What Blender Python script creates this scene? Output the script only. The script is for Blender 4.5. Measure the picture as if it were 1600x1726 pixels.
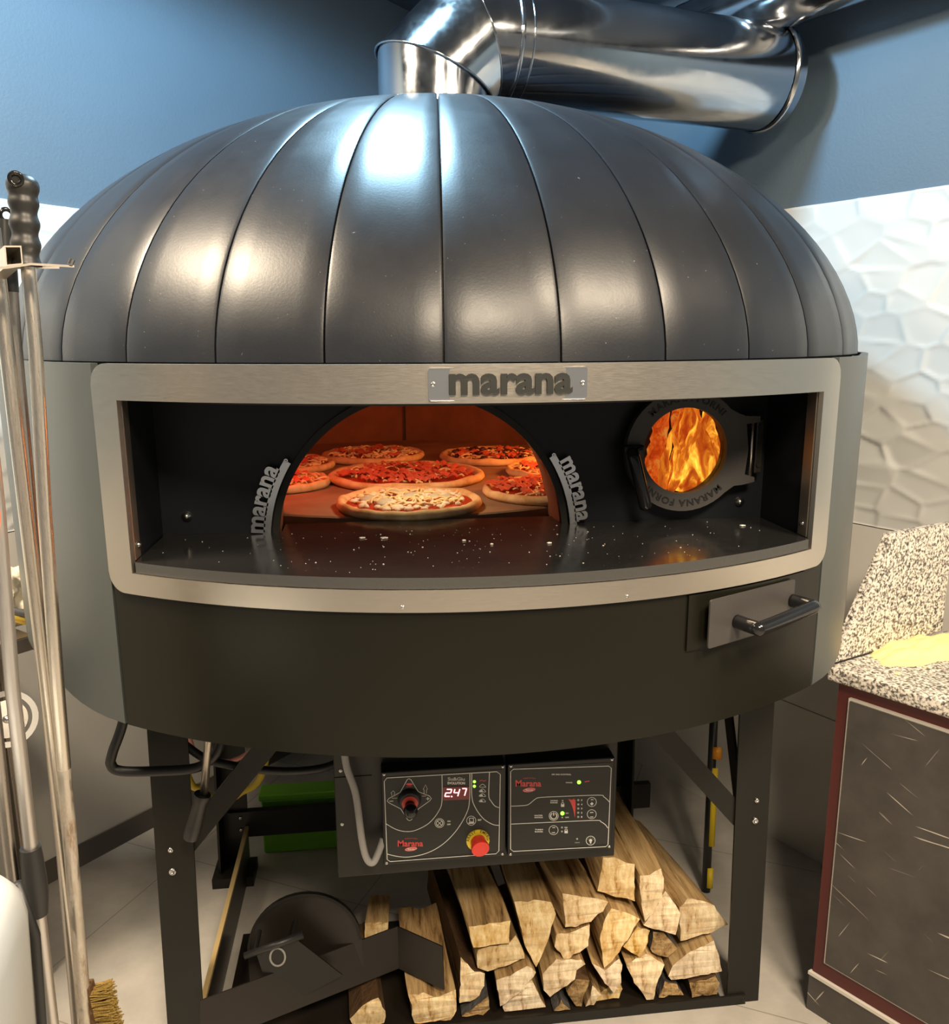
import bpy, bmesh, math, random
import numpy as np
from math import sin, cos, pi, radians as R
from mathutils import Vector, Matrix, noise
from mathutils.geometry import tessellate_polygon

sc = bpy.context.scene
for o in list(bpy.data.objects): bpy.data.objects.remove(o)

# ------------------------------------------------------------------ camera
CAM = Vector((-0.16652, -2.06961, 1.5315))
CR = Vector((0.99264481, -0.12098647, -0.00430705))
CU = Vector((0.02892103, 0.20243815, 0.9788679))
CF = Vector((0.11755786, 0.97179271, -0.20444823))
FPX = 1400.0
cd = bpy.data.cameras.new('camera')
cam = bpy.data.objects.new('camera', cd)
sc.collection.objects.link(cam)
cd.sensor_fit = 'HORIZONTAL'; cd.sensor_width = 36.0; cd.lens = 36.0 * FPX / 1600.0
cd.clip_start = 0.02; cd.clip_end = 60
M = Matrix((CR, CU, -CF)).transposed().to_4x4(); M.translation = CAM
cam.matrix_world = M
sc.camera = cam

# ------------------------------------------------------------------ world, lamps, exposure
w = bpy.data.worlds.new('room_ambience'); sc.world = w; w.use_nodes = True
bg = w.node_tree.nodes['Background']
bg.inputs['Color'].default_value = (1.0, 0.95, 0.88, 1); bg.inputs['Strength'].default_value = 0.21
sc.view_settings.view_transform = 'Standard'; sc.view_settings.look = 'None'
sc.view_settings.gamma = 1.0; sc.view_settings.use_curve_mapping = False
sc.view_settings.exposure = 0.0

def lamp(name, typ, loc, col, power, size=0.1, target=None, spot=None, blend=0.5, size_y=None):
    l = bpy.data.lights.new(name, typ); l.color = col; l.energy = power
    if typ == 'AREA':
        l.size = size
        if size_y: l.shape = 'RECTANGLE'; l.size_y = size_y
        else: l.shape = 'DISK'
    else: l.shadow_soft_size = size
    if typ == 'SPOT': l.spot_size = R(spot); l.spot_blend = blend
    o = bpy.data.objects.new(name, l); sc.collection.objects.link(o); o.location = loc
    if target is not None:
        o.rotation_euler = (Vector(target) - Vector(loc)).to_track_quat('-Z', 'Y').to_euler()
    return o
COOL = (0.44, 0.76, 1.0); WARM = (1.0, 0.82, 0.60)
lamp('cool_ceiling_spot', 'SPOT', (-0.19, -0.29, 2.66), COOL, 126, 0.08, (-0.15, -0.2, 0), 176, 0.25)
lamp('warm_ceiling_panel', 'AREA', (-1.40, -1.05, 2.74), WARM, 96, 0.5, (-1.35, -1.0, 0), size_y=0.5)
lamp('warm_ceiling_panel', 'AREA', (0.20, -2.80, 2.74), WARM, 105, 0.5, (0.25, -2.4, 0), size_y=0.5)
lamp('warm_ceiling_panel', 'AREA', (1.05, -2.0, 2.74), WARM, 80, 0.5, (1.0, -1.8, 0), size_y=0.5)
lamp('cool_wall_wash', 'SPOT', (-1.15, -0.75, 2.66), COOL, 15, 0.06, (-0.9, 0.3, 1.9), 110, 0.8)

# ------------------------------------------------------------------ pixel -> place helpers (true points in the room)
def ray(px, py): return CF + CR * ((px - 800) / FPX) + CU * ((863 - py) / FPX)
def on_plane(px, py, pt, n):
    d = ray(px, py); n = Vector(n); t = (Vector(pt) - CAM).dot(n) / d.dot(n); return CAM + d * t
def on_z(px, py, z): return on_plane(px, py, (0, 0, z), (0, 0, 1))
def on_y(px, py, y): return on_plane(px, py, (0, y, 0), (0, 1, 0))
def at_dist(px, py, k):
    d = ray(px, py); return CAM + d * (k / math.hypot(d.x, d.y))

# ------------------------------------------------------------------ materials
MATS = {}
class N:
    def __init__(s, name):
        s.m = bpy.data.materials.new(name); s.m.use_nodes = True; s.t = s.m.node_tree
        s.p = s.t.nodes['Principled BSDF']; MATS[name] = s.m
    def n(s, typ, **kw):
        x = s.t.nodes.new(typ)
        for k, v in kw.items():
            if k in x.inputs: x.inputs[k].default_value = v
            else: setattr(x, k, v)
        return x
    def l(s, a, b): s.t.links.new(a, b)
    def set(s, **kw):
        for k, v in kw.items(): s.p.inputs[k.replace('_', ' ')].default_value = v
        return s
    def coords(s, scale=(1, 1, 1), kind='Object'):
        tc = s.n('ShaderNodeTexCoord'); mp = s.n('ShaderNodeMapping'); mp.inputs['Scale'].default_value = scale
        s.l(tc.outputs[kind], mp.inputs[0]); return mp.outputs[0]
    def noise(s, scale, detail=4, rough=.6, vec=None, dist=0):
        x = s.n('ShaderNodeTexNoise'); x.inputs['Scale'].default_value = scale; x.inputs['Detail'].default_value = detail
        x.inputs['Roughness'].default_value = rough; x.inputs['Distortion'].default_value = dist
        if vec is not None: s.l(vec, x.inputs['Vector'])
        return x
    def ramp(s, fac, stops, interp='LINEAR'):
        x = s.n('ShaderNodeValToRGB'); e = x.color_ramp.elements; x.color_ramp.interpolation = interp
        while len(e) < len(stops): e.new(0.5)
        for q, (pos, c) in zip(e, stops):
            q.position = pos; q.color = tuple(c) + (1,) if len(c) == 3 else c
        s.l(fac, x.inputs[0]); return x
    def bump(s, h, strength=.3, dist=.002):
        b = s.n('ShaderNodeBump'); b.inputs['Strength'].default_value = strength; b.inputs['Distance'].default_value = dist
        s.l(h, b.inputs['Height']); s.l(b.outputs[0], s.p.inputs['Normal']); return b

def plain(name, col, rough=.5, metal=0.0, spec=.5, bump=None, coat=0):
    a = N(name); a.set(Base_Color=(*col, 1), Roughness=rough, Metallic=metal)
    a.p.inputs['Specular IOR Level'].default_value = spec
    if coat: a.p.inputs['Coat Weight'].default_value = coat
    if bump:
        a.bump(a.noise(bump[0], 5, .6, a.coords()).outputs['Fac'], bump[1], bump[2])
    return a.m
def glow(name, col, strength):
    a = N(name); a.set(Base_Color=(*col, 1), Emission_Color=(*col, 1), Emission_Strength=strength); return a.m

def m_dome():
    a = N('satin_black_sheet'); v = a.coords()
    nz = a.noise(9, 5, .6, v); r = a.ramp(nz.outputs['Fac'], [(0.3, (.34,)*3), (.75, (.43,)*3)]); a.l(r.outputs[0], a.p.inputs['Roughness'])
    sp = a.noise(190, 2, .5, v); d = a.ramp(sp.outputs['Fac'], [(.745, (.012, .014, .019)), (.81, (.18, .18, .18))])
    a.l(d.outputs[0], a.p.inputs['Base Color']); a.p.inputs['Specular IOR Level'].default_value = .48
    a.bump(a.noise(240, 3, .6, v).outputs['Fac'], .12, .001); return a.m
m_dome()
def m_body():
    a = N('black_painted_sheet'); v = a.coords()
    nz = a.noise(4, 5, .6, v); r = a.ramp(nz.outputs['Fac'], [(.3, (.30,)*3), (.75, (.42,)*3)]); a.l(r.outputs[0], a.p.inputs['Roughness'])
    a.set(Base_Color=(.0085, .008, .005, 1)); a.p.inputs['Specular IOR Level'].default_value = .22
    a.bump(a.noise(300, 3, .6, v).outputs['Fac'], .08, .001); return a.m
m_body()
plain('grey_painted_sheet', (.050, .058, .056), .40, 0, .6, (260, .08, .001))
plain('black_frame_steel', (.012, .011, .009), .42, 0, .3, (150, .1, .001))
plain('cast_iron', (.048, .044, .042), .5, 0, .4, (150, .2, .001))
plain('black_recess', (.007, .008, .010), .36, 0, .3, (160, .1, .001))
plain('black_gap', (.006, .006, .006), .6)
def m_brushed(name, col, rough, stretch):
    a = N(name); v = a.coords(stretch)
    nz = a.noise(60, 6, .7, v); r = a.ramp(nz.outputs['Fac'], [(.3, (rough - .06,)*3), (.7, (rough + .08,)*3)])
    a.l(r.outputs[0], a.p.inputs['Roughness']); a.set(Base_Color=(*col, 1), Metallic=1.0)
    a.bump(nz.outputs['Fac'], .05, .001); return a.m
m_brushed('brushed_steel', (.60, .55, .48), .34, (1, 1, 40))
m_brushed('table_steel', (.50, .47, .43), .32, (1, 30, 1))
m_brushed('tube_steel', (.80, .73, .63), .30, (30, 30, 1))
m_brushed('dark_tube_steel', (.42, .38, .34), .30, (30, 30, 1))
m_brushed('aluminium_tube', (.66, .63, .60), .38, (30, 30, 1))
plain('polished_steel', (.88, .87, .85), .22, 1.0)
def m_flue():
    a = N('flue_steel'); v = a.coords()
    nz = a.noise(25, 4, .6, v); r = a.ramp(nz.outputs['Fac'], [(.35, (.09,)*3), (.75, (.20,)*3)]); a.l(r.outputs[0], a.p.inputs['Roughness'])
    a.set(Base_Color=(.50, .52, .55, 1), Metallic=1.0); a.bump(a.noise(5, 2, .5, v).outputs['Fac'], .06, .004); return a.m
m_flue()
plain('bolt_steel', (.55, .54, .52), .25, 1.0)
plain('rivet_white', (.75, .74, .7), .4)
def m_rust():
    a = N('worn_steel_tube'); v = a.coords((1, 1, .25)); nz = a.noise(28, 6, .7, v)
    c = a.ramp(nz.outputs['Fac'], [(.46, (.52, .47, .40)), (.58, (.22, .16, .11)), (.68, (.06, .04, .03))]); a.l(c.outputs[0], a.p.inputs['Base Color'])
    m_ = a.ramp(nz.outputs['Fac'], [(.4, (1,)*3), (.55, (.1,)*3)]); a.l(m_.outputs[0], a.p.inputs['Metallic']); a.set(Roughness=.38); return a.m
m_rust()
plain('copper_edge', (.75, .20, .08), .4, .2)
def m_granite_black():
    a = N('black_granite'); v = a.coords(); sp = a.noise(420, 2, .5, v)
    c = a.ramp(sp.outputs['Fac'], [(.68, (.012, .012, .012)), (.76, (.09, .085, .08))]); a.l(c.outputs[0], a.p.inputs['Base Color'])
    nz = a.noise(14, 5, .7, v); r = a.ramp(nz.outputs['Fac'], [(.35, (.09,)*3), (.72, (.30,)*3)]); a.l(r.outputs[0], a.p.inputs['Roughness']); return a.m
m_granite_black()
plain('granite_edge', (.05, .05, .048), .5, 0, .4, (120, .3, .002))
def m_granite():
    a = N('speckled_granite'); v = a.coords()
    n1 = a.noise(165, 3, .55, v); n2 = a.noise(95, 4, .6, v)
    c1 = a.ramp(n1.outputs['Fac'], [(.40, (.10, .095, .09)), (.47, (.42, .38, .33)), (.56, (.78, .73, .65))])
    c2 = a.ramp(n2.outputs['Fac'], [(.36, (.16, .15, .14)), (.45, (1, 1, 1))])
    mx = a.n('ShaderNodeMixRGB'); mx.blend_type = 'MULTIPLY'; mx.inputs[0].default_value = .85
    a.l(c1.outputs[0], mx.inputs[1]); a.l(c2.outputs[0], mx.inputs[2]); a.l(mx.outputs[0], a.p.inputs['Base Color'])
    a.set(Roughness=.22); return a.m
m_granite()
def m_marble():
    a = N('black_veined_marble'); tc = a.n('ShaderNodeTexCoord'); outs = []
    for rot, sc_, lo in (((R(8), R(62), R(20)), (170, 6.0, 5.5), .735), ((R(-5), R(-18), R(15)), (200, 6.5, 6), .760), ((R(3), R(78), R(-12)), (150, 7.0, 6.5), .748)):
        mp = a.n('ShaderNodeMapping'); mp.inputs['Rotation'].default_value = rot; a.l(tc.outputs['Object'], mp.inputs[0])
        m2 = a.n('ShaderNodeMapping'); m2.inputs['Scale'].default_value = sc_; a.l(mp.outputs[0], m2.inputs[0])
        wv = a.noise(6, 2, .5, mp.outputs[0]); mxv = a.n('ShaderNodeMixRGB'); mxv.blend_type = 'ADD'; mxv.inputs[0].default_value = 1.6; a.l(m2.outputs[0], mxv.inputs[1]); a.l(wv.outputs['Color'], mxv.inputs[2])
        nz = a.noise(1.0, 1, .4, mxv.outputs[0]); outs.append(a.ramp(nz.outputs['Fac'], [(lo, (0,)*3), (lo + .04, (1,)*3)]).outputs[0])
    m1 = a.n('ShaderNodeMixRGB'); m1.blend_type = 'LIGHTEN'; m1.inputs[0].default_value = 1; a.l(outs[0], m1.inputs[1]); a.l(outs[1], m1.inputs[2])
    m3 = a.n('ShaderNodeMixRGB'); m3.blend_type = 'LIGHTEN'; m3.inputs[0].default_value = 1; a.l(m1.outputs[0], m3.inputs[1]); a.l(outs[2], m3.inputs[2])
    cl = a.noise(7, 6, .65, a.coords()); base = a.ramp(cl.outputs['Fac'], [(.3, (.035, .031, .028)), (.7, (.075, .067, .060))])
    fin = a.n('ShaderNodeMixRGB'); a.l(m3.outputs[0], fin.inputs[0]); a.l(base.outputs[0], fin.inputs[1]); fin.inputs[2].default_value = (.50, .45, .39, 1)
    a.l(fin.outputs[0], a.p.inputs['Base Color']); a.set(Roughness=.42); return a.m
m_marble()
plain('oxblood_paint', (.085, .012, .010), .4)
plain('cream_trim', (.60, .56, .50), .5)
def m_floor():
    a = N('cement_floor_tile'); v = a.coords()
    n1 = a.noise(5, 8, .65, v); c = a.ramp(n1.outputs['Fac'], [(.3, (.36, .335, .30)), (.7, (.52, .49, .445))])
    br = a.n('ShaderNodeTexBrick'); br.offset = 0; br.inputs['Scale'].default_value = 1.0
    br.inputs['Mortar Size'].default_value = .0016; br.inputs['Brick Width'].default_value = .6; br.inputs['Row Height'].default_value = .6
    br.inputs['Color1'].default_value = (1, 1, 1, 1); br.inputs['Color2'].default_value = (1, 1, 1, 1); br.inputs['Mortar'].default_value = (.6, .58, .55, 1)
    mp = a.n('ShaderNodeMapping'); mp.inputs['Rotation'].default_value = (0, 0, R(28)); mp.inputs['Location'].default_value = (.21, .13, 0); a.l(v, mp.inputs[0]); a.l(mp.outputs[0], br.inputs['Vector'])
    mu = a.n('ShaderNodeMixRGB'); mu.blend_type = 'MULTIPLY'; mu.inputs[0].default_value = 1; a.l(c.outputs[0], mu.inputs[1]); a.l(br.outputs[0], mu.inputs[2])
    a.l(mu.outputs[0], a.p.inputs['Base Color']); a.set(Roughness=.5); a.bump(a.noise(60, 6, .6, v).outputs['Fac'], .1, .002); return a.m
m_floor()
def m_paint():
    a = N('slate_blue_wall_paint'); v = a.coords()
    n1 = a.noise(2.5, 4, .5, v); c = a.ramp(n1.outputs['Fac'], [(.3, (.082, .122, .165)), (.7, (.092, .135, .180))]); a.l(c.outputs[0], a.p.inputs['Base Color'])
    a.set(Roughness=.6); a.bump(a.noise(130, 4, .6, v).outputs['Fac'], .35, .002); return a.m
m_paint()
plain('ceiling_paint', (.10, .12, .15), .7)
plain('white_glazed_tile', (.56, .57, .56), .22, 0, .5)
plain('white_smooth_tile', (.58, .56, .52), .28, 0, .5)
plain('dark_skirting', (.10, .09, .08), .45)
plain('duct_grey', (.20, .23, .27), .45, .3)
def m_wood():
    a = N('split_wood_side'); v = a.coords((1, .09, 1)); n1 = a.noise(45, 6, .7, v, .4)
    c = a.ramp(n1.outputs['Fac'], [(.33, (.09, .045, .018)), (.44, (.36, .22, .09)), (.52, (.50, .33, .15)), (.66, (.66, .47, .24))])
    oi = a.n('ShaderNodeObjectInfo'); hs = a.n('ShaderNodeHueSaturation'); rr = a.ramp(oi.outputs['Random'], [(0, (.62,)*3), (1, (1.08,)*3)])
    a.l(rr.outputs[0], hs.inputs['Value']); a.l(c.outputs[0], hs.inputs['Color']); a.l(hs.outputs[0], a.p.inputs['Base Color'])
    a.set(Roughness=.75); a.p.inputs['Specular IOR Level'].default_value = .2; a.bump(n1.outputs['Fac'], .7, .006); return a.m
m_wood()
def m_woodend():
    a = N('sawn_wood_end'); v = a.coords((1, .2, .35)); n1 = a.noise(70, 5, .7, v, .3); n2 = a.noise(14, 4, .6, a.coords())
    c = a.ramp(n1.outputs['Fac'], [(.32, (.36, .21, .08)), (.42, (.70, .51, .26)), (.66, (.92, .79, .53))])
    c2 = a.ramp(n2.outputs['Fac'], [(.30, (.62, .50, .38)), (.55, (1, 1, 1))])
    mx = a.n('ShaderNodeMixRGB'); mx.blend_type = 'MULTIPLY'; mx.inputs[0].default_value = .8; a.l(c.outputs[0], mx.inputs[1]); a.l(c2.outputs[0], mx.inputs[2])
    oi = a.n('ShaderNodeObjectInfo'); hs = a.n('ShaderNodeHueSaturation'); rr = a.ramp(oi.outputs['Random'], [(0, (.80,)*3), (1, (1.08,)*3)])
    a.l(rr.outputs[0], hs.inputs['Value']); a.l(mx.outputs[0], hs.inputs['Color']); r2 = a.n('ShaderNodeMath'); r2.operation = 'MULTIPLY'; r2.inputs[1].default_value = 7.31; a.l(oi.outputs['Random'], r2.inputs[0]); r3 = a.n('ShaderNodeMath'); r3.operation = 'FRACT'; a.l(r2.outputs[0], r3.inputs[0])
    rs = a.ramp(r3.outputs[0], [(0, (.72,)*3), (1, (1.22,)*3)]); a.l(rs.outputs[0], hs.inputs['Saturation']); a.l(hs.outputs[0], a.p.inputs['Base Color'])
    a.set(Roughness=.8); a.p.inputs['Specular IOR Level'].default_value = .15; a.bump(n1.outputs['Fac'], .5, .004); return a.m
m_woodend()
plain('dark_bark', (.10, .055, .025), .85, 0, .2, (60, .9, .008))
plain('grey_bark', (.09, .085, .08), .85, 0, .2, (60, .9, .008))
def m_refr():
    a = N('firebrick_lining'); v = a.coords(); n1 = a.noise(8, 6, .6, v)
    c = a.ramp(n1.outputs['Fac'], [(.3, (.17, .07, .04)), (.7, (.26, .115, .065))]); a.l(c.outputs[0], a.p.inputs['Base Color']); a.set(Roughness=.9)
    a.bump(a.noise(80, 4, .6, v).outputs['Fac'], .3, .003); return a.m
m_refr()
plain('dimmed_lining', (.05, .022, .016), .9)  # firebox lining, colour darkened so its walls look less lit
def m_stone():
    a = N('hearth_stone'); v = a.coords(); n1 = a.noise(11, 6, .6, v)
    c = a.ramp(n1.outputs['Fac'], [(.3, (.25, .16, .10)), (.7, (.38, .26, .17))]); a.l(c.outputs[0], a.p.inputs['Base Color']); a.set(Roughness=.85); return a.m
m_stone()
def m_crust():
    a = N('baked_crust'); v = a.coords(); n1 = a.noise(22, 5, .65, v)
    c = a.ramp(n1.outputs['Fac'], [(.34, (.62, .36, .14)), (.55, (.82, .60, .33)), (.7, (.88, .70, .44))]); a.l(c.outputs[0], a.p.inputs['Base Color']); a.set(Roughness=.75)
    a.bump(a.noise(60, 5, .6, v).outputs['Fac'], .3, .004); return a.m
m_crust()
plain('tomato_sauce', (.50, .045, .015), .35, 0, .5, (80, .5, .004))
plain('melted_cheese', (.86, .68, .36), .4)
plain('pale_mozzarella', (.86, .80, .66), .35)
plain('ham_slice', (.70, .16, .10), .4)
plain('dark_olive', (.09, .03, .03), .35)
plain('mushroom_slice', (.55, .52, .42), .5)
plain('black_rubber', (.012, .012, .012), .45)
plain('gloss_black_plastic', (.010, .010, .011), .14)
plain('matte_black_plastic', (.018, .018, .018), .42)
plain('panel_face_black', (.018, .019, .018), .5, 0, .4)
plain('panel_box_black', (.010, .010, .009), .38, 0, .35)
plain('print_white', (.72, .71, .67), .5)
plain('print_grey', (.42, .41, .38), .5)
plain('print_red', (.72, .055, .05), .45)
plain('button_red', (.78, .045, .03), .35)
plain('knob_red', (.80, .09, .06), .4)
plain('button_yellow', (.80, .62, .03), .45)
plain('display_glass', (.20, .012, .02), .3)
plain('grey_conduit', (.30, .29, .28), .5)
plain('yellow_hose', (.55, .40, .03), .5, 0, .5, (300, .5, .002))
plain('pink_hose', (.55, .22, .18), .5)
plain('green_crate_plastic', (.20, .55, .03), .4)
plain('yellow_tape', (.75, .55, .02), .5)
plain('orange_plastic', (.85, .33, .02), .4)
plain('white_plastic', (.50, .49, .46), .35)
plain('rag_cotton', (.66, .60, .47), .9, 0, .1, (90, .6, .006))
plain('rag_yellow', (.62, .42, .06), .9)
plain('rag_grey', (.16, .16, .17), .9)
plain('flour_heap', (.86, .70, .34), .95, 0, .1, (140, .5, .004))
plain('brush_bristle', (.27, .175, .045), .8, 0, .2, (220, .8, .006))
plain('tan_edge_strip', (.52, .38, .17), .5)
plain('sheet_dark_brown', (.016, .012, .009), .36, .1)
plain('cabinet_grey', (.40, .37, .33), .45)
glow('led_green', (.25, 1.0, .05), 3.0)
glow('led_red_digit', (1.0, .32, .34), 4.0)
def m_glass():
    a = N('door_glass'); a.set(Base_Color=(1, .93, .85, 1), Roughness=0.0, IOR=1.15); a.p.inputs['Transmission Weight'].default_value = 1.0; return a.m
m_glass()
def m_flame():
    a = N('flame'); v = a.coords((1, 1, .45)); n1 = a.noise(38, 4, .6, v, 1.2)
    c = a.ramp(n1.outputs['Fac'], [(.34, (.95, .10, .008)), (.50, (1, .26, .015)), (.68, (1, .60, .06))])
    s = a.ramp(n1.outputs['Fac'], [(.34, (.22,)*3), (.5, (.36,)*3), (.72, (1,)*3)])
    mt = a.n('ShaderNodeMath'); mt.operation = 'MULTIPLY'; mt.inputs[1].default_value = 1.7; a.l(s.outputs[0], mt.inputs[0])
    a.l(c.outputs[0], a.p.inputs['Emission Color']); a.l(mt.outputs[0], a.p.inputs['Emission Strength']); a.set(Base_Color=(.2, .02, 0, 1)); return a.m
m_flame()
def m_ember():
    a = N('glowing_log'); v = a.coords((1, 1, .6)); n1 = a.noise(60, 5, .7, v, .8)
    c = a.ramp(n1.outputs['Fac'], [(.36, (.55, .03, .0)), (.52, (1, .13, .01)), (.66, (1, .42, .06))]); a.l(c.outputs[0], a.p.inputs['Emission Color'])
    a.set(Emission_Strength=.55, Base_Color=(.1, .02, .01, 1)); return a.m
m_ember()

# ------------------------------------------------------------------ object helpers
COL = sc.collection
def link(name, me, mat=None, parent=None, smooth=False):
    o = bpy.data.objects.new(name, me); COL.objects.link(o)
    if mat is not None:
        for m in (mat if isinstance(mat, (list, tuple)) else [mat]): me.materials.append(MATS[m])
    if smooth:
        for p in me.polygons: p.use_smooth = True
    if parent is not None:
        o.parent = parent; o.matrix_parent_inverse = parent_inv(parent)
    return o
def parent_inv(p):
    def world(q): return (world(q.parent) @ q.matrix_parent_inverse @ q.matrix_basis) if q.parent else q.matrix_basis.copy()
    return world(p).inverted()
def obj(name, bm, mat=None, parent=None, smooth=False, sharp=None):
    bmesh.ops.recalc_face_normals(bm, faces=bm.faces)
    me = bpy.data.meshes.new(name); bm.to_mesh(me); bm.free()
    o = link(name, me, mat, parent, smooth)
    if smooth and sharp:
        me.set_sharp_from_angle(angle=R(sharp))
    return o
def obj_raw(name, bm, mat=None, parent=None, smooth=False):
    me = bpy.data.meshes.new(name); bm.to_mesh(me); bm.free(); return link(name, me, mat, parent, smooth)
def thing(name, label, cat, loc=(0, 0, 0), group=None):
    o = bpy.data.objects.new(name, None); COL.objects.link(o); o.location = loc; o.empty_display_size = .05
    o['label'] = label; o['category'] = cat
    if group: o['group'] = group
    return o
def tag(o, label, cat, group=None, kind=None):
    o['label'] = label; o['category'] = cat
    if group: o['group'] = group
    if kind: o['kind'] = kind
    return o
def struct(o): o['kind'] = 'structure'; return o

def a_box(bm, lo, hi, mat=0, bevel=0, T=None):
    vs = [bm.verts.new((x, y, z)) for x in (lo[0], hi[0]) for y in (lo[1], hi[1]) for z in (lo[2], hi[2])]
    fs = [bm.faces.new([vs[i] for i in f]) for f in ((0, 1, 3, 2), (4, 6, 7, 5), (0, 4, 5, 1), (2, 3, 7, 6), (0, 2, 6, 4), (1, 5, 7, 3))]
    for f in fs: f.material_index = mat
    if bevel:
        es = list({e for f in fs for e in f.edges})
        r = bmesh.ops.bevel(bm, geom=es, offset=bevel, segments=2, affect='EDGES', profile=.5)
        vs = list({v for f in r['faces'] for v in f.verts} | {v for v in vs if v.is_valid})
    if T is not None:
        for v in vs:
            if v.is_valid: v.co = T @ v.co
    return bm
def frame_of(d):
    d = Vector(d).normalized(); a = Vector((0, 0, 1)) if abs(d.z) < .9 else Vector((1, 0, 0))
    u = d.cross(a).normalized(); return u, d.cross(u).normalized()
def a_tube(bm, pts, r, seg=12, cap=True, mat=0):
    pts = [Vector(p) for p in pts]; n = len(pts); rs = r if isinstance(r, (list, tuple)) else [r] * n
    u = None; rings = []
    for i, p in enumerate(pts):
        d = (pts[min(i + 1, n - 1)] - pts[max(i - 1, 0)]).normalized()
        if u is None: u, _ = frame_of(d)
        u = (u - d * u.dot(d)).normalized(); v = d.cross(u)
        rings.append([bm.verts.new(p + (u * cos(2 * pi * k / seg) + v * sin(2 * pi * k / seg)) * rs[i]) for k in range(seg)])
    for a, b in zip(rings, rings[1:]):
        for k in range(seg):
            f = bm.faces.new((a[k], a[(k + 1) % seg], b[(k + 1) % seg], b[k])); f.material_index = mat
    if cap:
        for rg in (rings[0][::-1], rings[-1]):
            f = bm.faces.new(rg); f.material_index = mat
    return bm
def smooth_path(pts, n=8):
    pts = [Vector(p) for p in pts]; out = []
    for i in range(len(pts) - 1):
        p0 = pts[max(i - 1, 0)]; p1 = pts[i]; p2 = pts[i + 1]; p3 = pts[min(i + 2, len(pts) - 1)]
        for k in range(n):
            t = k / n
            out.append(.5 * ((2 * p1) + (p2 - p0) * t + (2 * p0 - 5 * p1 + 4 * p2 - p3) * t * t + (3 * p1 - p0 - 3 * p2 + p3) * t ** 3))
    out.append(pts[-1]); return out
def a_lathe(bm, prof, c=(0, 0, 0), axis=(0, 0, 1), seg=24, mat=0, closed=False):
    ax = Vector(axis).normalized(); u, v = frame_of(ax); c = Vector(c); rings = []
    for (r, h) in prof:
        if r < 1e-6: rings.append([bm.verts.new(c + ax * h)])
        else: rings.append([bm.verts.new(c + ax * h + (u * cos(2 * pi * k / seg) + v * sin(2 * pi * k / seg)) * r) for k in range(seg)])
    prs = list(zip(rings, rings[1:])) + ([(rings[-1], rings[0])] if closed else [])
    for a, b in prs:
        for k in range(seg):
            q = [a[k % len(a)], a[(k + 1) % len(a)], b[(k + 1) % len(b)], b[k % len(b)]]
            q2 = []
            for x in q:
                if x not in q2: q2.append(x)
            if len(q2) >= 3: bm.faces.new(q2).material_index = mat
    return bm
def a_prism(bm, outer, holes=(), h=1.0, T=None, mat=0, mats=None):
    """2-D outline (with holes) extruded from w=0 to w=h; T maps (u, v, w) to a point"""
    loops = [list(outer)] + [list(x) for x in holes]
    flat = [p for l in loops for p in l]
    tris = tessellate_polygon([[Vector((p[0], p[1], 0)) for p in l] for l in loops])
    f = T or (lambda u, v, w_: (u, v, w_))
    A = [bm.verts.new(f(p[0], p[1], 0)) for p in flat]; B = [bm.verts.new(f(p[0], p[1], h)) for p in flat]
    mc, ms = (mats or (mat, mat))
    for t in tris:
        for V in (A, B):
            try: bm.faces.new([V[i] for i in t]).material_index = mc
            except ValueError: pass
    o = 0
    for l in loops:
        n = len(l)
        for k in range(n):
            i, j = o + k, o + (k + 1) % n
            bm.faces.new((A[i], A[j], B[j], B[i])).material_index = ms
        o += n
    return bm
def circ(cx, cy, r, n=32, a0=0, a1=360, ry=None):
    full = abs(a1 - a0) >= 360
    return [(cx + r * cos(R(a0 + (a1 - a0) * k / (n if full else n - 1))), cy + (ry or r) * sin(R(a0 + (a1 - a0) * k / (n if full else n - 1)))) for k in range(n)]
def rrect(x0, y0, x1, y1, r, n=5):
    o = []
    for cx, cy, a in ((x1 - r, y1 - r, 0), (x0 + r, y1 - r, 90), (x0 + r, y0 + r, 180), (x1 - r, y0 + r, 270)):
        o += circ(cx, cy, r, n, a, a + 90)
    return o
def cyl(az, r, z=0.0): return Vector((r * sin(R(az)), -r * cos(R(az)), z))
def a_cylsheet(bm, az0, az1, z0, z1, rad, th, n=24, mat=0):
    """closed curved sheet; rad may be a function of azimuth"""
    rf = rad if callable(rad) else (lambda a: rad)
    cols = []
    for k in range(n + 1):
        a = az0 + (az1 - az0) * k / n; r = rf(a)
        cols.append([bm.verts.new(cyl(a, r, z0)), bm.verts.new(cyl(a, r, z1)), bm.verts.new(cyl(a, r - th, z1)), bm.verts.new(cyl(a, r - th, z0))])
    for A, B in zip(cols, cols[1:]):
        for i in range(4):
            bm.faces.new((A[i], B[i], B[(i + 1) % 4], A[(i + 1) % 4])).material_index = mat
    bm.faces.new(cols[0][::-1]).material_index = mat; bm.faces.new(cols[-1]).material_index = mat
    return bm
def text_bm(body, size=1.0, extrude=.02, offset=0.0, align='CENTER', spacing=1.0):
    cu = bpy.data.curves.new('lettering', 'FONT'); cu.body = body; cu.size = size; cu.extrude = extrude; cu.offset = offset
    cu.align_x = align; cu.align_y = 'CENTER'; cu.space_character = spacing; cu.resolution_u = 3
    o = bpy.data.objects.new('lettering', cu); COL.objects.link(o); bpy.context.view_layer.update()
    me = bpy.data.meshes.new_from_object(o.evaluated_get(bpy.context.evaluated_depsgraph_get()))
    bm = bmesh.new(); bm.from_mesh(me)
    bpy.data.objects.remove(o); bpy.data.curves.remove(cu); bpy.data.meshes.remove(me)
    return bm
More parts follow.
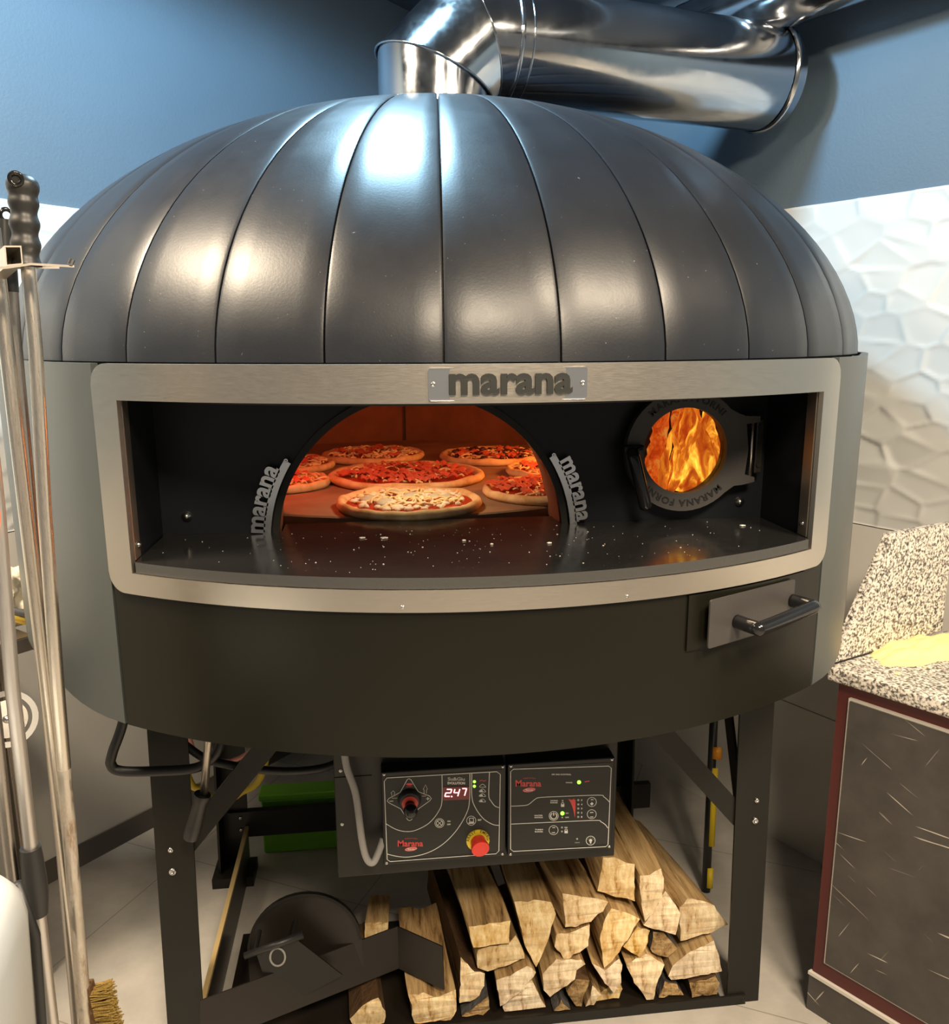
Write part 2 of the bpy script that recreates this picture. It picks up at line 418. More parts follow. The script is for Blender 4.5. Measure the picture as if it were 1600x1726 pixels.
def merge(dst, src, f=None, mat=0):
    mp = {}
    for v in src.verts: mp[v] = dst.verts.new(f(v.co) if f else v.co)
    for fc in src.faces:
        try: dst.faces.new([mp[v] for v in fc.verts]).material_index = mat
        except ValueError: pass
    src.free(); return dst

# ================================================================== ROOM
# the two walls meet behind the oven; each is placed by its own direction and distance
NL = Vector((-0.745764, 0.666211, 0)); DL = 0.9715      # outward normals of the left and right walls
NR = Vector((0.88504, 0.465515, 0)); DR = 0.9806
EL = Vector((0.666211, 0.745764, 0)); ER = Vector((0.465515, -0.88504, 0))
corner = Vector((0.21463, 1.69847, 0))
HC = 2.78
def wall_box(name, base, e, n, s0, s1, d0, d1, z0, z1, mat):
    bm = bmesh.new(); T = Matrix.Identity(4)
    for i in range(3): T[i][0] = e[i]; T[i][1] = n[i]; T[i][2] = (0, 0, 1)[i]; T[i][3] = base[i]
    a_box(bm, (s0, d0, z0), (s1, d1, z1), T=T)
    return struct(obj(name, bm, mat))
bm = bmesh.new(); a_box(bm, (-5.5, -6, -.1), (4.5, 2.2, 0)); struct(obj('floor', bm, 'cement_floor_tile'))
bm = bmesh.new(); a_box(bm, (-5.5, -6, HC), (4.5, 2.2, HC + .1)); struct(obj('ceiling', bm, 'ceiling_paint'))
wall_box('wall_left', corner, -EL, NL, -.15, 5.2, .014, .15, 0, HC, 'slate_blue_wall_paint')
wall_box('wall_right', corner, ER, NR, -.15, 5.2, .014, .15, 0, HC, 'slate_blue_wall_paint')
wall_box('trim_1', corner, -EL, NL, 0, 5.2, .002, .014, 0.07, 1.035, 'white_smooth_tile')
wall_box('trim_2', corner, ER, NR, 0, 5.2, .002, .014, 0.0, 0.457, 'white_smooth_tile')
wall_box('trim_3', corner, ER, NR, 0, 5.2, .002, .014, 0.460, 1.035, 'white_smooth_tile')
wall_box('baseboard_left', corner, -EL, NL, 0, 5.2, -.004, .014, 0, 0.07, 'dark_skirting')

def wave_tile(name, e, n, s0, s1, z0, z1, seed):
    rng = np.random.default_rng(seed); st = .006
    S = np.arange(s0, s1 + st, st); Z = np.arange(z0, z1 + st * .5, st); Z[-1] = z1
    pts = []
    for i in range(int((s1 - s0) / .115) + 3):
        for j in range(int((z1 - z0) / .062) + 3):
            pts.append((s0 - .1 + i * .115 + (j % 2) * .05 + rng.uniform(-.045, .045), z0 - .05 + j * .062 + rng.uniform(-.026, .026)))
    P = np.array(pts); tl = rng.uniform(-1, 1, (len(P), 2))
    gs, gz = np.meshgrid(S, Z, indexing='ij'); H = np.zeros_like(gs)
    for i in range(gs.shape[0]):
        ds = (gs[i][:, None] - P[:, 0]) * .62; dz = gz[i][:, None] - P[:, 1]; d = ds * ds + dz * dz
        k = np.argsort(d, 1)[:, :2]; d1 = np.sqrt(np.take_along_axis(d, k[:, :1], 1))[:, 0]; d2 = np.sqrt(np.take_along_axis(d, k[:, 1:2], 1))[:, 0]
        q = k[:, 0]; r = np.arange(len(q))
        H[i] = .0035 * np.exp(-(d2 - d1) / .010) + (tl[q, 0] * ds[r, q] + tl[q, 1] * dz[r, q]) * .07 * np.minimum(1, (d2 - d1) / .016)
    nz = len(Z); V = []
    for i, s in enumerate(S):
        for j, z in enumerate(Z):
            p = corner + e * s - n * (H[i, j] + .006 - .010); V.append((p.x, p.y, z))
    m0 = len(V)
    for s in (S[0], S[-1]):
        for z in (Z[0], Z[-1]):
            p = corner + e * s + n * .0135; V.append((p.x, p.y, z))
    F = [(i * nz + j, (i + 1) * nz + j, (i + 1) * nz + j + 1, i * nz + j + 1) for i in range(len(S) - 1) for j in range(nz - 1)]
    ns = len(S)
    F += [tuple(range(0, nz)) + (m0 + 1, m0), tuple(range((ns - 1) * nz, ns * nz)) + (m0 + 3, m0 + 2),
          tuple(i * nz for i in range(ns)) + (m0 + 2, m0), tuple(i * nz + nz - 1 for i in range(ns)) + (m0 + 3, m0 + 1)]
    me = bpy.data.meshes.new(name); me.from_pydata(V, [], F); me.update()
    o = link(name, me, 'white_glazed_tile')
    for p in me.polygons: p.use_smooth = len(p.vertices) == 4
    return struct(o)
wave_tile('trim_4', -EL, NL, 1.2, 3.0, 1.038, 1.88, 3)
wave_tile('trim_5', ER, NR, 1.1, 2.75, 1.038, 1.88, 5)

# ================================================================== OVEN
OV = thing('pizza_oven', 'large black domed rotating pizza oven with a steel framed mouth, on black legs', 'oven', (0, 0, 0))
ZT, ZB, ZF = 1.5, 0.954, 1.218
RD, HD = 0.935, 0.535
AZ0 = -4.3
def dome_pt(az, t, dr=0.0):
    r = (RD + dr) * cos(t) ** (2 / 2.03); z = ZT + (HD + dr) * sin(t) ** (2 / 1.8)
    return r, z
NP = 26
tmax = math.acos((.115 / RD) ** (2.03 / 2))
for g in range(36):
    bm = bmesh.new(); c = AZ0 + 5 + 10 * g; rows = []
    for i in range(NP + 1):
        t = tmax * i / NP; r, z = dome_pt(0, t); row = []
        half = 5.0 - math.degrees(.0016 / max(r, .1))
        ch = r * cos(R(5))
        # edge lip, flat-ish face, edge lip
        for (fr, inn) in ((-1, .012), (-1, .0015), (-.94, 0), (-.5, 0), (0, 0), (.5, 0), (.94, 0), (1, .0015), (1, .012)):
            a = fr * half
            rf = ch / cos(R(a))            # flat facet
            rr = .35 * rf + .65 * r if True else r
            nrm = inn
            p = cyl(c + a, rr - nrm * cos(t), z - nrm * sin(t)); row.append(bm.verts.new(p))
        rows.append(row)
    for A, B in zip(rows, rows[1:]):
        for k in range(8): bm.faces.new((A[k], A[k + 1], B[k + 1], B[k]))
    obj('dome_panel', bm, 'satin_black_sheet', OV, True, 50)
bm = bmesh.new()
prof = [(RD - .02, ZT - .06)] + [(max(.02, dome_pt(0, tmax * i / 20, -.0095)[0]), dome_pt(0, tmax * i / 20, -.0095)[1]) for i in range(21)]
a_lathe(bm, prof, seg=72); obj('dome_liner', bm, 'black_gap', OV, True)

# cylinder body: two side panels, the lower front panel, underside
def side_r(a):
    a = abs(a); t = min(1, max(0, (a - 33.7) / 22)); t = t * t * (3 - 2 * t); return 1.0 - .047 * t
for s in (1, -1):
    bm = bmesh.new(); a_cylsheet(bm, s * 34.0, s * 179.9, ZB, ZT, side_r, .012, 60); obj('side_panel', bm, 'grey_painted_sheet', OV, True, 40)
bm = bmesh.new(); a_cylsheet(bm, -33.7, 33.7, ZB, 1.176, 1.0, .012, 40); obj('front_panel', bm, 'black_painted_sheet', OV, True, 40)
bm = bmesh.new()
outl = [tuple(cyl(a, side_r(a) - .013)[:2]) for a in range(-180, 180, 4)]
a_prism(bm, outl, h=.02, T=lambda u, v, w_: (u, v, ZB + .02 + w_)); obj('underside', bm, 'black_frame_steel', OV)
bm = bmesh.new()
a_prism(bm, outl, h=.004, holes=[[tuple(cyl(a, .925)[:2]) for a in range(-180, 180, 6)]], T=lambda u, v, w_: (u, v, ZT - .012 + w_)); obj('body_rim', bm, 'black_painted_sheet', OV)

# steel frame round the mouth
AO, AI = 33.7, 31.0
zo0, zo1, zi0, zi1 = 1.170, 1.500, 1.2015, 1.450
bm = bmesh.new(); rc = .030; rows = []
azs = sorted(set([-AO + .25 * k * .5 for k in range(0, 17)] + [AO - .125 * k for k in range(0, 17)] + [-AI, AI] + [-30 + 2 * k for k in range(31)]))
prev = None
def fr_pt(a, z, r): return bm.verts.new(cyl(a, r, z))
for a in azs:
    d = R(AO - abs(a)) * 1.006; cut = rc - math.sqrt(max(0, rc * rc - (rc - d) ** 2)) if d < rc else 0
    zs = [zo0 + cut, max(zi0, zo0 + cut), zi1, zo1 - cut]
    col = [[fr_pt(a, z, r) for z in zs] for r in (1.007, .999)]
    if prev:
        inside = a <= AI + 1e-6 and prev[0] >= -AI - 1e-6
        for L_ in (0, 1):
            for k in range(3):
                if k == 1 and inside: continue
                bm.faces.new((prev[1][L_][k], col[L_][k], col[L_][k + 1], prev[1][L_][k + 1]))
        for k in (0, 3): bm.faces.new((prev[1][0][k], col[0][k], col[1][k], prev[1][1][k]))
        if inside:
            for k in (1, 2): bm.faces.new((prev[1][0][k], col[0][k], col[1][k], prev[1][1][k]))
    if abs(abs(a) - AI) < 1e-6 or prev is None or a == azs[-1]:
        for k in ([1] if abs(abs(a) - AI) < 1e-6 else [0, 1, 2]):
            try: bm.faces.new((col[0][k], col[0][k + 1], col[1][k + 1], col[1][k]))
            except ValueError: pass
    prev = (a, col)
bmesh.ops.remove_doubles(bm, verts=bm.verts, dist=1e-5)
obj('mouth_frame', bm, 'brushed_steel', OV, True, 35)['label'] = 'brushed steel frame around the oven mouth'
for k in (-7.7, 10.2):
    bm = bmesh.new(); a_lathe(bm, [(0, .002), (.0022, .0015), (.003, 0)], cyl(k, 1.007, 1.178), cyl(k, 1), 10); obj('frame_rivet', bm, 'bolt_steel', OV, True)

# recess behind the frame
YP = -0.69
xw = .515
MX, MZ, MR = -.088, 1.200, .2405        # mouth arch
DX, DZ = .358, 1.343                    # fire window
arch = [(MX + MR * cos(R(a)), MZ + MR * sin(R(a))) for a in np.linspace(177, 3, 49)]
outer = [(-.53, 1.19), (-.53, 1.47), (.53, 1.47), (.53, 1.19)]
outer = [(-.53, 1.47), (-.53, 1.205)] + [(x, max(z, 1.205)) for x, z in arch] + [(.53, 1.205), (.53, 1.47)]
bm = bmesh.new()
a_prism(bm, outer, [circ(DX, DZ, .080, 40)], h=.012, T=lambda u, v, w_: (u, YP + w_, v))
RP = obj('recess_panel', bm, 'black_recess', OV)
for s in (-1, 1):
    bm = bmesh.new(); a_box(bm, (s * xw - .003 + s * .003, -.846, 1.203), (s * xw + .003 + s * .003, YP, 1.458)); obj('recess_side', bm, 'black_recess', OV)
    bm = bmesh.new(); a_box(bm, (s * xw - .0018, -.853, 1.219), (s * xw + .0006, -.826, 1.452)); o = obj('frame_return', bm, 'brushed_steel', OV)
    bm = bmesh.new(); a_lathe(bm, [(0, .004), (.004, .003), (.005, 0)], (s * (xw - .002), -.838, 1.238), (-s, 0, 0), 10); obj('screw', bm, 'bolt_steel', o, True)
top = [tuple(cyl(a, 1.0)[:2]) for a in np.linspace(-32, 32, 25)] + [(.53, YP + .01), (-.53, YP + .01)]
bm = bmesh.new(); a_prism(bm, top, h=.01, T=lambda u, v, w_: (u, v, 1.456 + w_)); obj('recess_ceiling', bm, 'black_recess', OV)
sh = [tuple(cyl(a, 1.004)[:2]) for a in np.linspace(-30.75, 30.75, 41)] + [(.512, YP - .002), (MX + .235, YP - .002), (MX + .235, YP + .055), (MX - .235, YP + .055), (MX - .235, YP - .002), (-.512, YP - .002)]
bm = bmesh.new(); a_prism(bm, sh, h=.0158, T=lambda u, v, w_: (u, v, 1.2022 + w_), mats=(0, 1)); SHELF = obj('granite_shelf', bm, ['black_granite', 'granite_edge'], OV)
# crumbs and flour specks on the granite shelf
rnd = random.Random(4); bm = bmesh.new()
for k in range(170):
    x = rnd.gauss(-.05, .26); y = rnd.uniform(-.96, -.71)
    if abs(x) > .49 or math.hypot(x, y) > .985: continue
    s = rnd.choice([.0004, .0005, .0006, .0009]); m_ = Matrix.Translation((x, y, ZF + s * .5)) @ Matrix.Diagonal((s * rnd.uniform(.8, 1.8), s, s * .7, 1))
    bmesh.ops.create_icosphere(bm, subdivisions=1, radius=1, matrix=m_)
for (x, y, s) in ((-.19, -.76, .004), (-.03, -.80, .0025), (.01, -.83, .002), (.10, -.835, .003), (-.155, -.765, .005), (.45, -.76, .004)):
    bmesh.ops.create_icosphere(bm, subdivisions=1, radius=1, matrix=Matrix.Translation((x, y, ZF + .0012)) @ Matrix.Diagonal((s * 1.5, s, .0015, 1)))
tag(obj('flour_crumbs', bm, 'cream_trim'), 'pale crumbs and flour specks scattered on the black granite shelf', 'crumbs', None, 'stuff')

# mouth rim
bm = bmesh.new()
ro = [(MX + (MR + .010) * cos(R(a)), MZ + (MR + .010) * sin(R(a))) for a in np.linspace(176, 4, 49)]
ri = [(MX + (MR - .001) * cos(R(a)), MZ + (MR - .001) * sin(R(a))) for a in np.linspace(4, 176, 49)]
a_prism(bm, ro + ri, h=.008, T=lambda u, v, w_: (u, YP - .008 + w_, v)); obj('mouth_rim', bm, 'black_frame_steel', OV)
# baking chamber
HCX, HCY, HRR = -.09, -.01, .60
bm = bmesh.new(); prof = [(HRR, 1.19), (HRR, 1.30), (HRR, 1.40), (HRR * .93, 1.47), (HRR * .8, 1.53), (HRR * .5, 1.585), (0, 1.60)]; rings = []
for r, z in prof: rings.append([bm.verts.new((HCX + r * cos(2 * pi * k / 64), HCY + r * sin(2 * pi * k / 64), z)) for k in range(64)] if r > 0 else [bm.verts.new((HCX, HCY, z))])
for A, B in zip(rings, rings[1:]):
    for k in range(64):
        q = [A[k], A[(k + 1) % 64]] + ([B[(k + 1) % 64], B[k]] if len(B) > 1 else [B[0]])
        cx = sum(v.co.x for v in q) / len(q); cy = sum(v.co.y for v in q) / len(q); cz = sum(v.co.z for v in q) / len(q)
        if cy < -.35 and abs(cx - MX) < .262 and cz < 1.45: continue
        bm.faces.new(q)
obj('baking_chamber', bm, 'firebrick_lining', OV, True)
bm = bmesh.new()
A1 = [bm.verts.new((MX + MR * cos(R(a)), YP + .011, MZ + MR * sin(R(a)))) for a in np.linspace(180, 0, 33)]
A2 = [bm.verts.new((MX + (MR + .012) * cos(R(a)), -.50, MZ + (MR + .015) * sin(R(a)))) for a in np.linspace(180, 0, 33)]
for k in range(32): bm.faces.new((A1[k], A1[k + 1], A2[k + 1], A2[k]))
obj('mouth_throat', bm, 'firebrick_lining', OV, True)
bm = bmesh.new(); a_box(bm, (-.0692, .578, 1.215), (-.0652, .592, 1.47)); obj('lining_joint', bm, 'black_gap', OV)
bm = bmesh.new(); a_lathe(bm, [(0, 1.19), (HRR - .02, 1.19), (HRR - .02, 1.212), (HRR - .023, 1.215), (0, 1.215)], (HCX, HCY, 0), seg=72); obj('hearth_disc', bm, 'hearth_stone', OV)
lamp('oven_fire_glow', 'POINT', (.37, -.22, 1.37), (1.0, .30, .06), 4.8, .05)
lamp('oven_inner_lamp', 'POINT', (-.36, -.36, 1.47), (1.0, .11, .035), 1.9, .03)

lamp('oven_mouth_lamp', 'AREA', (-.09, -.585, 1.415), (1.0, .78, .46), .55, .06, (-.09, -.20, 1.08))
# steel lettering either side of the mouth
def arc_sign(flip):
    bm = bmesh.new(); ra, rb = MR + .012, MR + .024
    a0, a1 = (176, 148) if flip else (32, 4)
    L1 = [(MX + ra * cos(R(a)), MZ + ra * sin(R(a))) for a in np.linspace(a0, a1, 13)]
    L2 = [(MX + rb * cos(R(a)), MZ + rb * sin(R(a))) for a in np.linspace(a1, a0, 13)]
    a_prism(bm, L1 + L2, h=.003, T=lambda u, v, w_: (u, YP - .016 + w_, v))
    t = text_bm('marana', .046, .0015, .0014, 'CENTER', 1.0)
    ctr = R(164 if flip else 17); half = max(v.co.x for v in t.verts); sc_ = R(12.2) * .262 / half
    def f(p):
        a = ctr - p.x * sc_ / .262; r = MR + .036 + p.y * .95
        return Vector((MX + r * cos(a), YP - .0145 - p.z, MZ + r * sin(a)))
    merge(bm, t, f)
    for e in (a0, a1):
        a_lathe(bm, [(.0035, 0), (.0035, .004), (.0015, .004)], (MX + (MR + .021) * cos(R(e)), YP - .012, MZ + (MR + .021) * sin(R(e))), (0, -1, 0), 10)
    obj('letter_plate', bm, 'polished_steel', OV)['label'] = 'polished steel letters along the %s edge of the mouth' % ('left' if flip else 'right')
arc_sign(True); arc_sign(False)

# name plate on the frame
bm = bmesh.new(); a_c = 0.43
def on_frame(u, v, w_): return cyl(a_c + math.degrees(u / 1.007), 1.0072 + w_, v)
a_prism(bm, rrect(-.1035, 1.4535, .1035, 1.4955, .004), h=.0022, T=on_frame); PLT = obj('name_plate', bm, 'polished_steel', OV)
PLT['label'] = 'mirror polished name plate with black letters'
t = text_bm('marana', .048, .0006, .0016, 'CENTER', 1.02); hw = max(v.co.x for v in t.verts); bm = bmesh.new()
ys = [v.co.y for v in t.verts]; y0, y1 = min(ys), max(ys)
merge(bm, t, lambda p: on_frame(p.x / hw * .0815 + .002, 1.4605 + (p.y - y0) / (y1 - y0) * .0275, .0024 + p.z)); obj('lettering', bm, 'panel_face_black', PLT)
for s in (-1, 1):
    bm = bmesh.new(); c = on_frame(s * .0975, 1.4745, .002); a_lathe(bm, [(0, .0012), (.0014, .0012), (.0016, .0022), (.0030, .0016), (.0034, 0)], c, cyl(a_c, 1), 14); obj('rivet', bm, 'bolt_steel', PLT, True)

# fire window door
def fd(px, py, w_=0):
    p = on_y(1030 + px / 5.714, 660 + py / 5.714, -.72); return (p.x, p.z)
FD = bpy.data.objects.new('fire_door', None); COL.objects.link(FD); FD.parent = OV; FD.location = (DX, -.70, DZ)
FD['label'] = 'black cast iron fire door with round window'
YD = -.722
ring = [(DX + .104 * cos(R(a)), DZ + .104 * sin(R(a))) for a in range(42, 322, 7)]
# hinge ears to the right
ring += [(DX + .090, DZ - .062), (DX + .104, DZ - .061), (DX + .126, DZ - .056), (DX + .126, DZ - .048), (DX + .108, DZ - .043), (DX + .112, DZ), (DX + .106, DZ + .044), (DX + .130, DZ + .047), (DX + .130, DZ + .057), (DX + .104, DZ + .058), (DX + .092, DZ + .062)]
bm = bmesh.new(); a_prism(bm, ring, [circ(DX, DZ, .0735, 48)], h=.016, T=lambda u, v, w_: (u, YD + w_, v))
FR = obj('door_ring', bm, 'cast_iron', FD)
def ring_text(body, mid, span, r, upright, name):
    bm = bmesh.new(); t = text_bm(body, .016, .0008, .0002, 'CENTER', 1.15); hw = max(v.co.x for v in t.verts)
    def f(p):
        a = R(mid) + (-1 if upright else 1) * p.x / hw * R(span / 2); rr = r + (1 if upright else -1) * p.y
        return Vector((DX + rr * cos(a), YD - .0006 - p.z, DZ + rr * sin(a)))
    merge(bm, t, f); obj(name, bm, 'black_gap', FR)
ring_text('MARANA FORNI', 270, 92, .089, True, 'ring_lettering')
ring_text('MARANA FORNI', 90, 92, .089, True, 'ring_lettering')
bm = bmesh.new(); a_prism(bm, circ(DX, DZ, .0745, 48), h=.004, T=lambda u, v, w_: (u, YD + .010 + w_, v)); obj('window_glass', bm, 'door_glass', FD)
bm = bmesh.new(); hp = [(.258, 1.348, -.735), (.262, 1.335, -.742), (.270, 1.30, -.748), (.279, 1.268, -.748), (.284, 1.250, -.746)]
a_tube(bm, smooth_path([(x, y, z) for x, z, y in hp], 4), [.009] * 3 + [.0105] * 13 + [.008], 14); H_ = obj('door_handle', bm, 'gloss_black_plastic', FD, True)
bm = bmesh.new(); a_box(bm, (.246, -.738, 1.343), (.282, -.724, 1.356), bevel=.003); a_lathe(bm, [(0, .008), (.005, .006), (.006, 0)], (.272, -.738, 1.349), (0, -1, 0), 10); obj('latch', bm, 'black_frame_steel', FD)
bm = bmesh.new(); a_box(bm, (.4855, -.715, 1.300), (.5005, -.700, 1.396), bevel=.003)
for z in (1.315, 1.381): a_lathe(bm, [(0, .002), (.0045, .002), (.005, 0)], (.493, -.715, z), (0, -1, 0), 10)
obj('hinge_bracket', bm, 'black_frame_steel', FD)
bm = bmesh.new(); a_tube(bm, [(.478, -.716, 1.288), (.478, -.716, 1.402)], .0032, 10); obj('hinge_pin', bm, 'tube_steel', FD, True)
for x, z in ((-.475, 1.248), (.474, 1.246)):
    bm = bmesh.new(); a_lathe(bm, [(0, .006), (.004, .006), (.0045, .004), (.0085, .003), (.0085, 0)], (x, YP, z), (0, -1, 0), 14); obj('panel_bolt', bm, 'bolt_steel', OV, True)
# firebox with burning logs behind the glass
bm = bmesh.new(); X0, X1, Y0, Y1, Z0, Z1 = .262, .475, YP + .0125, -.47, 1.232, 1.446
vs = {}
for i, x in enumerate((X0, X1)):
    for j, y in enumerate((Y0, Y1)):
        for k, z in enumerate((Z0, Z1)): vs[i, j, k] = bm.verts.new((x, y, z))
for f in (((0, 0, 0), (0, 1, 0), (0, 1, 1), (0, 0, 1)), ((1, 0, 0), (1, 0, 1), (1, 1, 1), (1, 1, 0)), ((0, 1, 0), (1, 1, 0), (1, 1, 1), (0, 1, 1)),
          ((0, 0, 0), (1, 0, 0), (1, 1, 0), (0, 1, 0)), ((0, 0, 1), (0, 1, 1), (1, 1, 1), (1, 0, 1))): bm.faces.new([vs[q] for q in f])
obj('firebox', bm, 'dimmed_lining', OV)
def ember_log(pts, r, label):
    bm = bmesh.new(); P = smooth_path(pts, 8); a_tube(bm, P, [r * (1 + .18 * sin(k * 1.9) * (k % 3 - 1)) for k in range(len(P))], 14)
    for v in bm.verts: v.co += noise.noise_vector(v.co * 60) * .003
    tag(obj('burning_log', bm, 'glowing_log', None, True), label, 'log', 'burning logs in the firebox')
ember_log([(.328, -.60, 1.240), (.350, -.58, 1.30), (.366, -.57, 1.36), (.374, -.56, 1.43)], .014, 'thin glowing red log leaning upright inside the fire window')
ember_log([(.318, -.62, 1.255), (.36, -.60, 1.268), (.43, -.57, 1.29)], .015, 'glowing log lying low across the bottom of the fire window')
ember_log([(.42, -.60, 1.245), (.428, -.55, 1.33), (.435, -.50, 1.42)], .024, 'glowing log standing at the right side of the fire window')
FL = thing('fire', 'bright orange and yellow flames behind the round fire window', 'fire', (.38, -.6, 1.24))
rnd = random.Random(11)
flames = [((.345, -.650, 1.262), (.350, -.648, 1.32), (.372, -.645, 1.40), .007), ((.36, -.655, 1.262), (.372, -.652, 1.31), (.362, -.65, 1.37), .008),
          ((.39, -.655, 1.262), (.40, -.65, 1.33), (.425, -.648, 1.41), .016), ((.41, -.652, 1.272), (.385, -.65, 1.31), (.40, -.648, 1.385), .010),
          ((.425, -.65, 1.285), (.42, -.648, 1.34), (.395, -.645, 1.41), .015), ((.375, -.652, 1.27), (.415, -.65, 1.30), (.437, -.648, 1.345), .011),
          ((.405, -.60, 1.25), (.42, -.59, 1.34), (.412, -.585, 1.43), .030), ((.435, -.62, 1.25), (.445, -.61, 1.33), (.44, -.60, 1.43), .026)]
for a, b, c, wd in flames:
    bm = bmesh.new(); P = smooth_path([a, b, c], 8); n = len(P)
    a_tube(bm, P, [wd * (.45 + .9 * sin(pi * min(1, k / (n - 1) * .9 + .12))) * (1 - k / (n - 1)) ** .5 + .0006 for k in range(n)], 10)
    for v in bm.verts: v.co += noise.noise_vector(v.co * 35) * .006
    obj('flame_tongue', bm, 'flame', FL, True)

# ash drawer
def dr(az, z, d=0): return cyl(az, 1.0 + d, z)
bm = bmesh.new(); a_cylsheet(bm, 16.2, 30.6, 1.080, 1.166, 1.0035, .003, 12); obj('drawer_surround', bm, 'black_painted_sheet', OV, True, 40)
bm = bmesh.new(); A, B = cyl(17.6, 1.018), cyl(28.6, 1.007); dv = (B - A); L_ = dv.length; dv.normalize(); nn = Vector((dv.y, -dv.x, 0)) * 1
if nn.dot(A) < 0: nn = -nn
def flatT(u, v, w_): p = A + dv * u + nn * w_; return (p.x, p.y, v)
a_prism(bm, rrect(0, 1.086, L_, 1.160, .004), h=.0025, T=flatT); DRW = obj('ash_drawer', bm, 'cast_iron', OV)
bm = bmesh.new(); h0 = Vector(flatT(.060, 1.117, .002)); h1 = Vector(flatT(L_ - .004, 1.126, .002)); o_ = nn * .040
P = smooth_path([h0, h0 + nn * .034, h0 + o_ + dv * .012, h1 + o_ - dv * .012, h1 + nn * .034, h1], 5)
a_tube(bm, P, .0105, 16); obj('drawer_handle', bm, 'gloss_black_plastic', DRW, True)

# legs, rails and braces
def leg(pts_top, pts_bot, y, depth, z1=.975):
    (xa, xb), (xc, xd) = pts_top, pts_bot
    bm = bmesh.new(); t = .006
    for (a0, a1, b0, b1, y0, y1) in ((xa, xb, xc, xd, y, y + t),):
        v = [bm.verts.new(p) for p in ((b0, y0, 0), (b1, y0, 0), (a1, y0, z1), (a0, y0, z1), (b0, y1, 0), (b1, y1, 0), (a1, y1, z1), (a0, y1, z1))]
        for f in ((0, 1, 2, 3), (7, 6, 5, 4), (0, 4, 5, 1), (1, 5, 6, 2), (2, 6, 7, 3), (3, 7, 4, 0)): bm.faces.new([v[i] for i in f])
    return bm
def leg_part(side, y, back):
    s = side
    x_out_t, x_in_t, x_out_b, x_in_b = (s * .626 if s < 0 else .676, -.549 if s < 0 else .598, -.645 if s < 0 else .695, -.570 if s < 0 else .618)
    if back and s > 0: x_out_t, x_in_t, x_out_b, x_in_b = .565, .50, .58, .515
    bm = leg((min(x_out_t, x_in_t), max(x_out_t, x_in_t)), (min(x_out_b, x_in_b), max(x_out_b, x_in_b)), y, .07)
    t = .006; d = .07 * (-1 if back else 1)
    xo0, xo1 = x_out_t, x_out_b
    ya, yb = sorted((y + t, y + d)) if not back else sorted((y, y + d))
    v = [bm.verts.new(p) for p in ((xo1, ya, 0), (xo1 - s * t, ya, 0), (xo0 - s * t, ya, .975), (xo0, ya, .975), (xo1, yb, 0), (xo1 - s * t, yb, 0), (xo0 - s * t, yb, .975), (xo0, yb, .975))]
    for f in ((0, 1, 2, 3), (7, 6, 5, 4), (0, 4, 5, 1), (1, 5, 6, 2), (2, 6, 7, 3), (3, 7, 4, 0)): bm.faces.new([v[i] for i in f])
    o = obj('leg', bm, 'black_frame_steel', OV); return o
for s in (-1, 1):
    o = leg_part(s, -.48, False)
    xs = -.600 if s < 0 else .650
    for z, rr in ((.545, .0055), (.495, .0075)):
        bm = bmesh.new(); a_lathe(bm, [(0, .002), (rr * .5, .002), (rr * .55, .006), (rr, .005), (rr, 0)], (xs + (.004 if s > 0 else -.004), -.4805, z - (.02 if s > 0 else .035)), (0, -1, 0), 12); obj('leg_bolt', bm, 'bolt_steel', o, True)
    bm = bmesh.new(); a_lathe(bm, [(0, .007), (.006, .006), (.009, .0)], (.655 if s > 0 else -.607, -.4805, .012), (0, -1, 0), 12); obj('leg_bolt', bm, 'black_frame_steel', o, True)
    leg_part(s, .195, True)
bm = bmesh.new(); a_box(bm, (-.66, .10, 0), (-.545, .196, .03)); obj('foot_plate', bm, 'black_frame_steel', OV)
bm = bmesh.new(); a_box(bm, (-.62, .183, .105), (.65, .205, .185)); CB = obj('rear_crossbar', bm, 'black_frame_steel', OV)
for z in (.168, .130):
    bm = bmesh.new(); a_lathe(bm, [(.002, .004), (.005, .004), (.006, 0)], (-.585, .183, z), (0, -1, 0), 12); obj('bar_bolt', bm, 'bolt_steel', CB, True)
def brace(p0, p1, wd, y):
    d = Vector((p1[0] - p0[0], 0, p1[1] - p0[1])).normalized(); q = Vector((-d.z, 0, d.x)) * wd / 2
    a, b = Vector((p0[0], y, p0[1])), Vector((p1[0], y, p1[1]))
    bm = bmesh.new(); vs = [a - q, b - q, b + q, a + q]; V = [bm.verts.new(v) for v in vs] + [bm.verts.new(v + Vector((0, .005, 0))) for v in vs]
    for f in ((0, 1, 2, 3), (7, 6, 5, 4), (0, 4, 5, 1), (1, 5, 6, 2), (2, 6, 7, 3), (3, 7, 4, 0)): bm.faces.new([V[i] for i in f])
    obj('brace', bm, 'black_frame_steel', OV)
brace((-.600, .482), (-.20, .965), .044, -.473); brace((.645, .452), (.20, .965), .044, -.473)
# short side braces running back from the right front leg
bm = bmesh.new(); T = Matrix.Translation((.628, -.46, .48)) @ Matrix.Rotation(R(-24), 4, 'X'); a_box(bm, (-.003, -.02, 0), (.003, .02, .54), T=T); obj('brace', bm, 'black_frame_steel', OV)
bm = bmesh.new(); a_box(bm, (-.618, -.486, .0), (.66, -.481, .024)); obj('front_rail', bm, 'black_frame_steel', OV)
bm = bmesh.new(); a_box(bm, (-.545, -.478, .0005), (.610, -.10, .0025)); obj('log_gap_shade', bm, 'sheet_dark_brown', OV)  # dark sheet added so the floor between the bottom logs looks shaded
